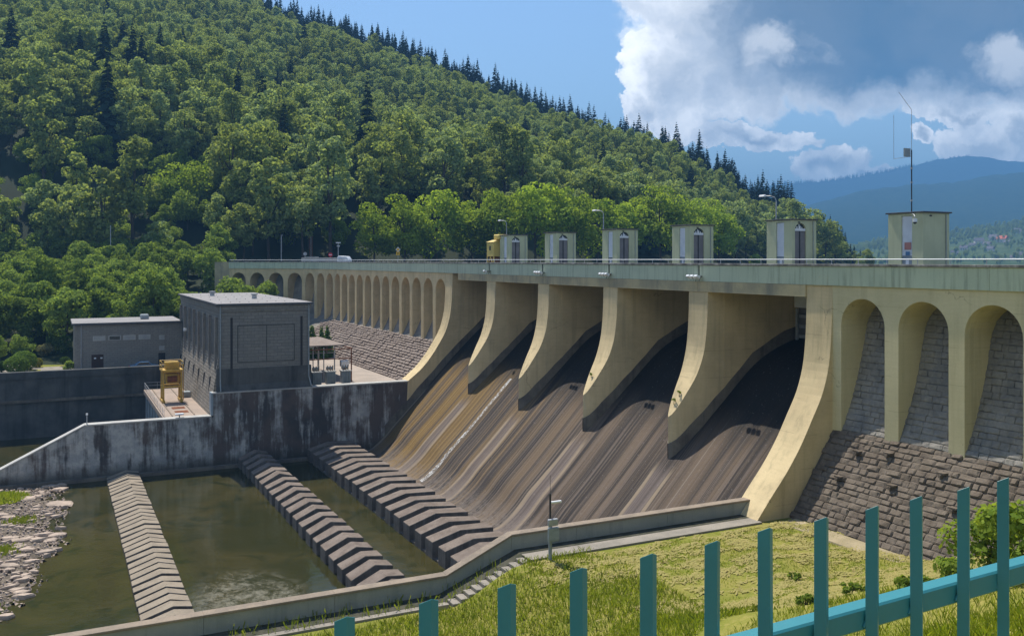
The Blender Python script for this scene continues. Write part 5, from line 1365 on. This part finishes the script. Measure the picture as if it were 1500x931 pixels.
for _ in range(70000):
    x, y = rng.uniform(24, 46), rng.uniform(16, 48); z = ground_z(x, y)
    if not mown(x, y) or not on_screen(x, y, z): continue
    v = mn.noise(Vector((x*.5+y*.2, y*.9, 4)))+.5*mn.noise(Vector((x*1.7, y*1.7, 7)))
    if v < .06+rng.uniform(-.25, .25): continue
    l, w = rng.uniform(.15, .45), rng.uniform(.02, .045); a = rng.normal(.5, .9); c, s_ = math.cos(a), math.sin(a); h = rng.uniform(.02, .09)*(1+max(0, v))
    out.append([(x-c*l/2+s_*w, y-s_*l/2-c*w, z+h*.4), (x+c*l/2+s_*w, y+s_*l/2-c*w, z+h), (x+c*l/2-s_*w, y+s_*l/2+c*w, z+h+.02), (x-c*l/2-s_*w, y-s_*l/2+c*w, z+h*.4+.02)])
tag(link(bpy.data.objects.new('cut_hay', quads_mesh('cut_hay', np.array(out), M['straw']))), kind='stuff')
# weeds along the foot of the lower wall
gW = []
for _ in range(330):
    x = rng.uniform(8, 24); y = rng.uniform(48.9, 50.3); h = rng.uniform(.1, .6); a = rng.uniform(0, 6.28); w = .02; zb = 6.17+(0 if x < 20.2 else (x-20.2)*.39)
    c, s_ = math.cos(a)*w, math.sin(a)*w; lx, ly = rng.normal(0, .1, 2)
    gW.append([(x-c, y-s_, zb), (x+c, y+s_, zb), (x+lx+c, y+ly+s_, zb+h*.8), (x+lx-c, y+ly-s_, zb+h)])
tag(link(bpy.data.objects.new('wall_weeds', quads_mesh('wall_weeds', np.array(gW), M['grassb']))), kind='stuff')
def ray_ground(px, py):
    r = (px-750)/1350; dx, dy, dz = r*cA+sA, -r*sA+cA, -(py-381)/1350
    t = 4.0
    while t < 70:
        if EYE+dz*t < ground_z(dx*t, dy*t): break
        t += .05
    return dx*t, dy*t, ground_z(dx*t, dy*t)
SHR = [(1452, 842, 1.25, 2.3, 4200, 'tall bright leafy shrub at the right edge against the stone face'), (1502, 850, 1.2, 2.2, 3000, 'leafy shrub cut by the right edge of the picture'), (1398, 850, .8, 1.0, 1700, 'low leafy shrub left of the tall one at the foot of the stone face'),
       (1425, 800, .6, 1.5, 1200, 'upright leafy shoot before the stone face'), (1345, 872, .8, .7, 1200, 'low spreading weed in front of the teal fence rail'), (1250, 868, .7, .55, 900, 'small leafy weed patch between two fence pickets'),
       (1290, 905, .6, .55, 900, 'leafy weed low behind the fence rail'), (1180, 885, .5, .5, 700, 'small leafy weed at the lower edge of the hay'), (1165, 850, .45, .5, 500, 'dark little tuft standing in the mown hay')]
for i, (px, py, R, H, n, lab) in enumerate(SHR):
    x, y, z = ray_ground(px, py); plant('leafy_shrub', lab, 'shrub', x, y, z-.05, R, H, int(n*.42), .17 if i < 4 else .13, M['nearleaf'], 'leafy shrubs by the fence', 9, 30+i)
x, y = -4.6, 113.5
gT = []
for _ in range(2500):
    a = rng.uniform(0, 6.28); r = rng.random()**.5; x = -5.2+2.6*r*math.cos(a); y = 113.2+2.6*r*math.sin(a); h = rng.uniform(.3, .9)*(1.2-r*.6); lx, ly = rng.normal(0, .15, 2)
    gT.append([(x-.05, y, .05), (x+.05, y, .05), (x+lx+.03, y+ly, h*.7), (x+lx*1.3, y+ly*1.3, h)])
for cx_, cy_ in ((-5.2, 77.5), (-4.2, 93), (-3, 103)):
    for _ in range(350):
        x = cx_+rng.normal(0, .7); y = cy_+rng.normal(0, .7); h = rng.uniform(.15, .5); gT.append([(x-.05, y, .05), (x+.05, y, .05), (x+.08, y+.05, h*.7), (x+.05, y+.1, h)])
tag(link(bpy.data.objects.new('bank_grass', quads_mesh('bank_grass', np.array(gT), M['grassb']))), kind='stuff')
# sprigs growing on the pier fronts
for i, (x, y, z, lab) in enumerate(((47.6, 63.85, 14.3, 'larger green sprig rooted on the front of the nearest inner pier'), (47.2, 64.05, 13.65, 'smaller green sprig low on the front of the nearest inner pier'), (47.6, 78.2, 14.3, 'tiny green sprig on the front of the next pier along'))):
    plant('sprig', lab, 'plant', x-.05, y, z, .2, .5, 110, .08, M['nearleaf'], None, 3, 60+i)

# ------------------------------------------------------------------ far country
def polar_sheet(name, tab, foot, m, rough, jag=0, back=.5):
    """tab: (px, ridge distance, picture-independent ridge height); foot: (distance, height)"""
    tab = np.array(tab, float); xs = np.linspace(tab[0, 0], tab[-1, 0], 150); v = []
    tt = [0, .1, .2, .3, .4, .5, .6, .7, .8, .88, .94, 1, 1.25, 1.7]
    for t in tt:
        for px in xs:
            dR = np.interp(px, tab[:, 0], tab[:, 1]); zR = np.interp(px, tab[:, 0], tab[:, 2])
            if t <= 1:
                d = foot[0]+(dR-foot[0])*t; z = foot[1]+(zR-foot[1])*t**1.15
                z += mn.noise(Vector((px*.012, t*3.1, foot[0])))*rough*math.sin(math.pi*t)
                if t == 1 and jag: z += random.uniform(0, jag)
            else: d = dR+(t-1)*dR*back; z = zR*(1-(t-1)*1.3)
            x, y = campos(px, d); v.append((x, y, z))
    n = len(xs); f = [(j*n+i, j*n+i+1, (j+1)*n+i+1, (j+1)*n+i) for j in range(len(tt)-1) for i in range(n-1)]
    me = bpy.data.meshes.new(name); me.from_pydata(v, [], f); me.materials.append(m); me.polygons.foreach_set('use_smooth', [True]*len(f)); me.update()
    return tag(link(bpy.data.objects.new(name, me)), kind='structure'), tab
def zr(y, d): return EYE+(381-y)/1350*d
R1 = [(900, 290), (1080, 276), (1158, 271), (1200, 268), (1233, 264), (1293, 254), (1337, 245), (1367, 236), (1413, 229), (1443, 231), (1473, 236), (1500, 238), (1560, 246), (1700, 235), (1900, 262), (2150, 300)]
polar_sheet('far_mountain', [(px, 6200, zr(y, 6200)) for px, y in R1], (4300, 15), M['farhill'], 45, 8, .2)
R2 = [(900, 375), (1100, 330), (1193, 299), (1267, 279), (1333, 272), (1400, 268), (1450, 258), (1500, 254), (1600, 258), (1750, 290), (1950, 320), (2150, 345)]
polar_sheet('wooded_foothill', [(px, 3900, zr(y, 3900)) for px, y in R2], (2100, 15), M['foothill'], 30, 6, .2)
R3 = [(1000, 377), (1150, 372), (1250, 362), (1330, 352), (1395, 342), (1450, 332), (1500, 326), (1570, 322), (1700, 340), (1900, 362), (2150, 375)]
_, T3 = polar_sheet('village_slope', [(px, 1950, zr(y, 1950)) for px, y in R3], (1150, 18.5), M['valley'], 7, 0, .2)
def slope_pt(px, t):
    dR = 1950; zR = np.interp(px, T3[:, 0], T3[:, 2]); d = 1150+800*t
    z = 18.5+(zR-18.5)*t**1.15+mn.noise(Vector((px*.012, t*3.1, 1150)))*7*math.sin(math.pi*t); x, y = campos(px, d); return x, y, z
pts = []
for _ in range(5200):
    px = rt.uniform(1080, 1900); t = rt.random(); x, y, z = slope_pt(px, t)
    dens = 1 if t > .62 else .15+.6*max(0, mn.noise(Vector((x*.012, y*.012, 0)))+.25) 
    if rt.random() < dens: pts.append((x, y, z-1, rt.uniform(.5, .95), rt.uniform(0, 6.28)))
scatter('village_trees', pts, pb)
pts = []
for i in range(420):
    px = rt.uniform(1130, 1420); y_ = np.interp(px, [a for a, b in R1], [b for a, b in R1]); x, y = campos(px, 6190); pts.append((x, y, zr(y_, 6190)-4, rt.uniform(.5, 1.5)*(1.25 if px < 1340 else .7), rt.uniform(0, 6)))
scatter('mountain_spruces', pts, pc)
M['rooftile'] = mat('orange_roof_tiles', (.55,.16,.08), (.45,.14,.08), .4, fine=.15, bmp=0)
M['roofgrey'] = mat('grey_roof_tiles', (.16,.14,.15), (.12,.11,.12), .4, fine=.15, bmp=0)
M['housewall'] = mat('house_render', (.62,.58,.5), (.55,.5,.43), .3, fine=.05, bmp=0)
HS = [(1398, .30, 0, 'pale house at the left of the distant village', 10), (1412, .38, 0, 'grey-roofed house in the left of the distant village', 11), (1424, .44, 1, 'low house before the trees in the distant village', 9), (1434, .50, 0, 'broad grey-roofed house in the middle of the distant village', 14),
      (1446, .42, 0, 'grey house just left of the red-roofed one in the distant village', 11), (1456, .55, 0, 'purple-grey roofed house up the slope of the distant village', 14), (1468, .50, 2, 'house with the bright orange-red roof in the distant village', 15), (1475, .46, 1, 'pale house right of the bright orange roof', 9),
      (1489, .72, 0, 'upper grey house below the far trees', 12), (1497, .70, 0, 'house at the right edge high on the village slope', 11), (1496, .16, 0, 'low house at the right edge near the lake', 12), (1486, .12, 1, 'white low building near the far lake shore', 10), (1450, .33, 0, 'house below the red-roofed one in the distant village', 11), (1520, .4, 2, 'house just outside the right edge of the village', 11)]
for px, t_, rm, lab, w in HS:
    x, y, z = slope_pt(px, t_); t = thing('house', lab, 'house', (x, y, z-.8), 'houses of the distant village', -YAW-.5+random.uniform(-.5, .5)); hh = w*.42; dd = w*.75
    L().box(-w/2, w/2, -dd/2, dd/2, 0, hh).build('wall', M['housewall'], t)
    L().prism([(-dd/2-.5, hh-.2), (0, hh+w*.36), (dd/2+.5, hh-.2)], -w/2-.5, w/2+.5, axis='x').build('roof', M[('roofgrey', 'housewall', 'rooftile')[rm] if rm != 1 else 'roofgrey'], t)
    for k in (-.28, .05, .3): L().box(w*k-.6, w*k+.6, -dd/2-.05, -dd/2+.05, 1.3, 2.9).build('window', M['glass'], t)
# ground out to the horizon
me = bpy.data.meshes.new('ground'); n = 24; Rg = [0, 700, 2500, 9000]
v = [(0, 0, -2.2)]+[(r*math.cos(6.2832*i/n), r*math.sin(6.2832*i/n), -2.2) for r in Rg[1:] for i in range(n)]
f = [(0, 1+i, 1+(i+1) % n) for i in range(n)]+[(1+k*n+i, 1+(k+1)*n+i, 1+(k+1)*n+(i+1) % n, 1+k*n+(i+1) % n) for k in range(2) for i in range(n)]
me.from_pydata(v, [], f); me.materials.append(M['foothill']); me.update(); tag(link(bpy.data.objects.new('ground', me)), kind='structure')

# ------------------------------------------------------------------ haze
def haze():
    m = bpy.data.materials.new('haze'); m.use_nodes = True; t = NT(m.node_tree); t.n.clear(); out = t.new('ShaderNodeOutputMaterial')
    pv = t.new('ShaderNodeVolumePrincipled'); pv.inputs['Color'].default_value = (.155, .375, .69, 1); pv.inputs['Density'].default_value = HAZE; pv.inputs['Anisotropy'].default_value = 0
    t.l.new(pv.outputs[0], out.inputs['Volume'])
    o = G().box(-9600, 9900, -9600, 9900, -3.4, 735).build('haze', m); tag(o, None, None, None, 'stuff')
HAZE = .00028
haze()
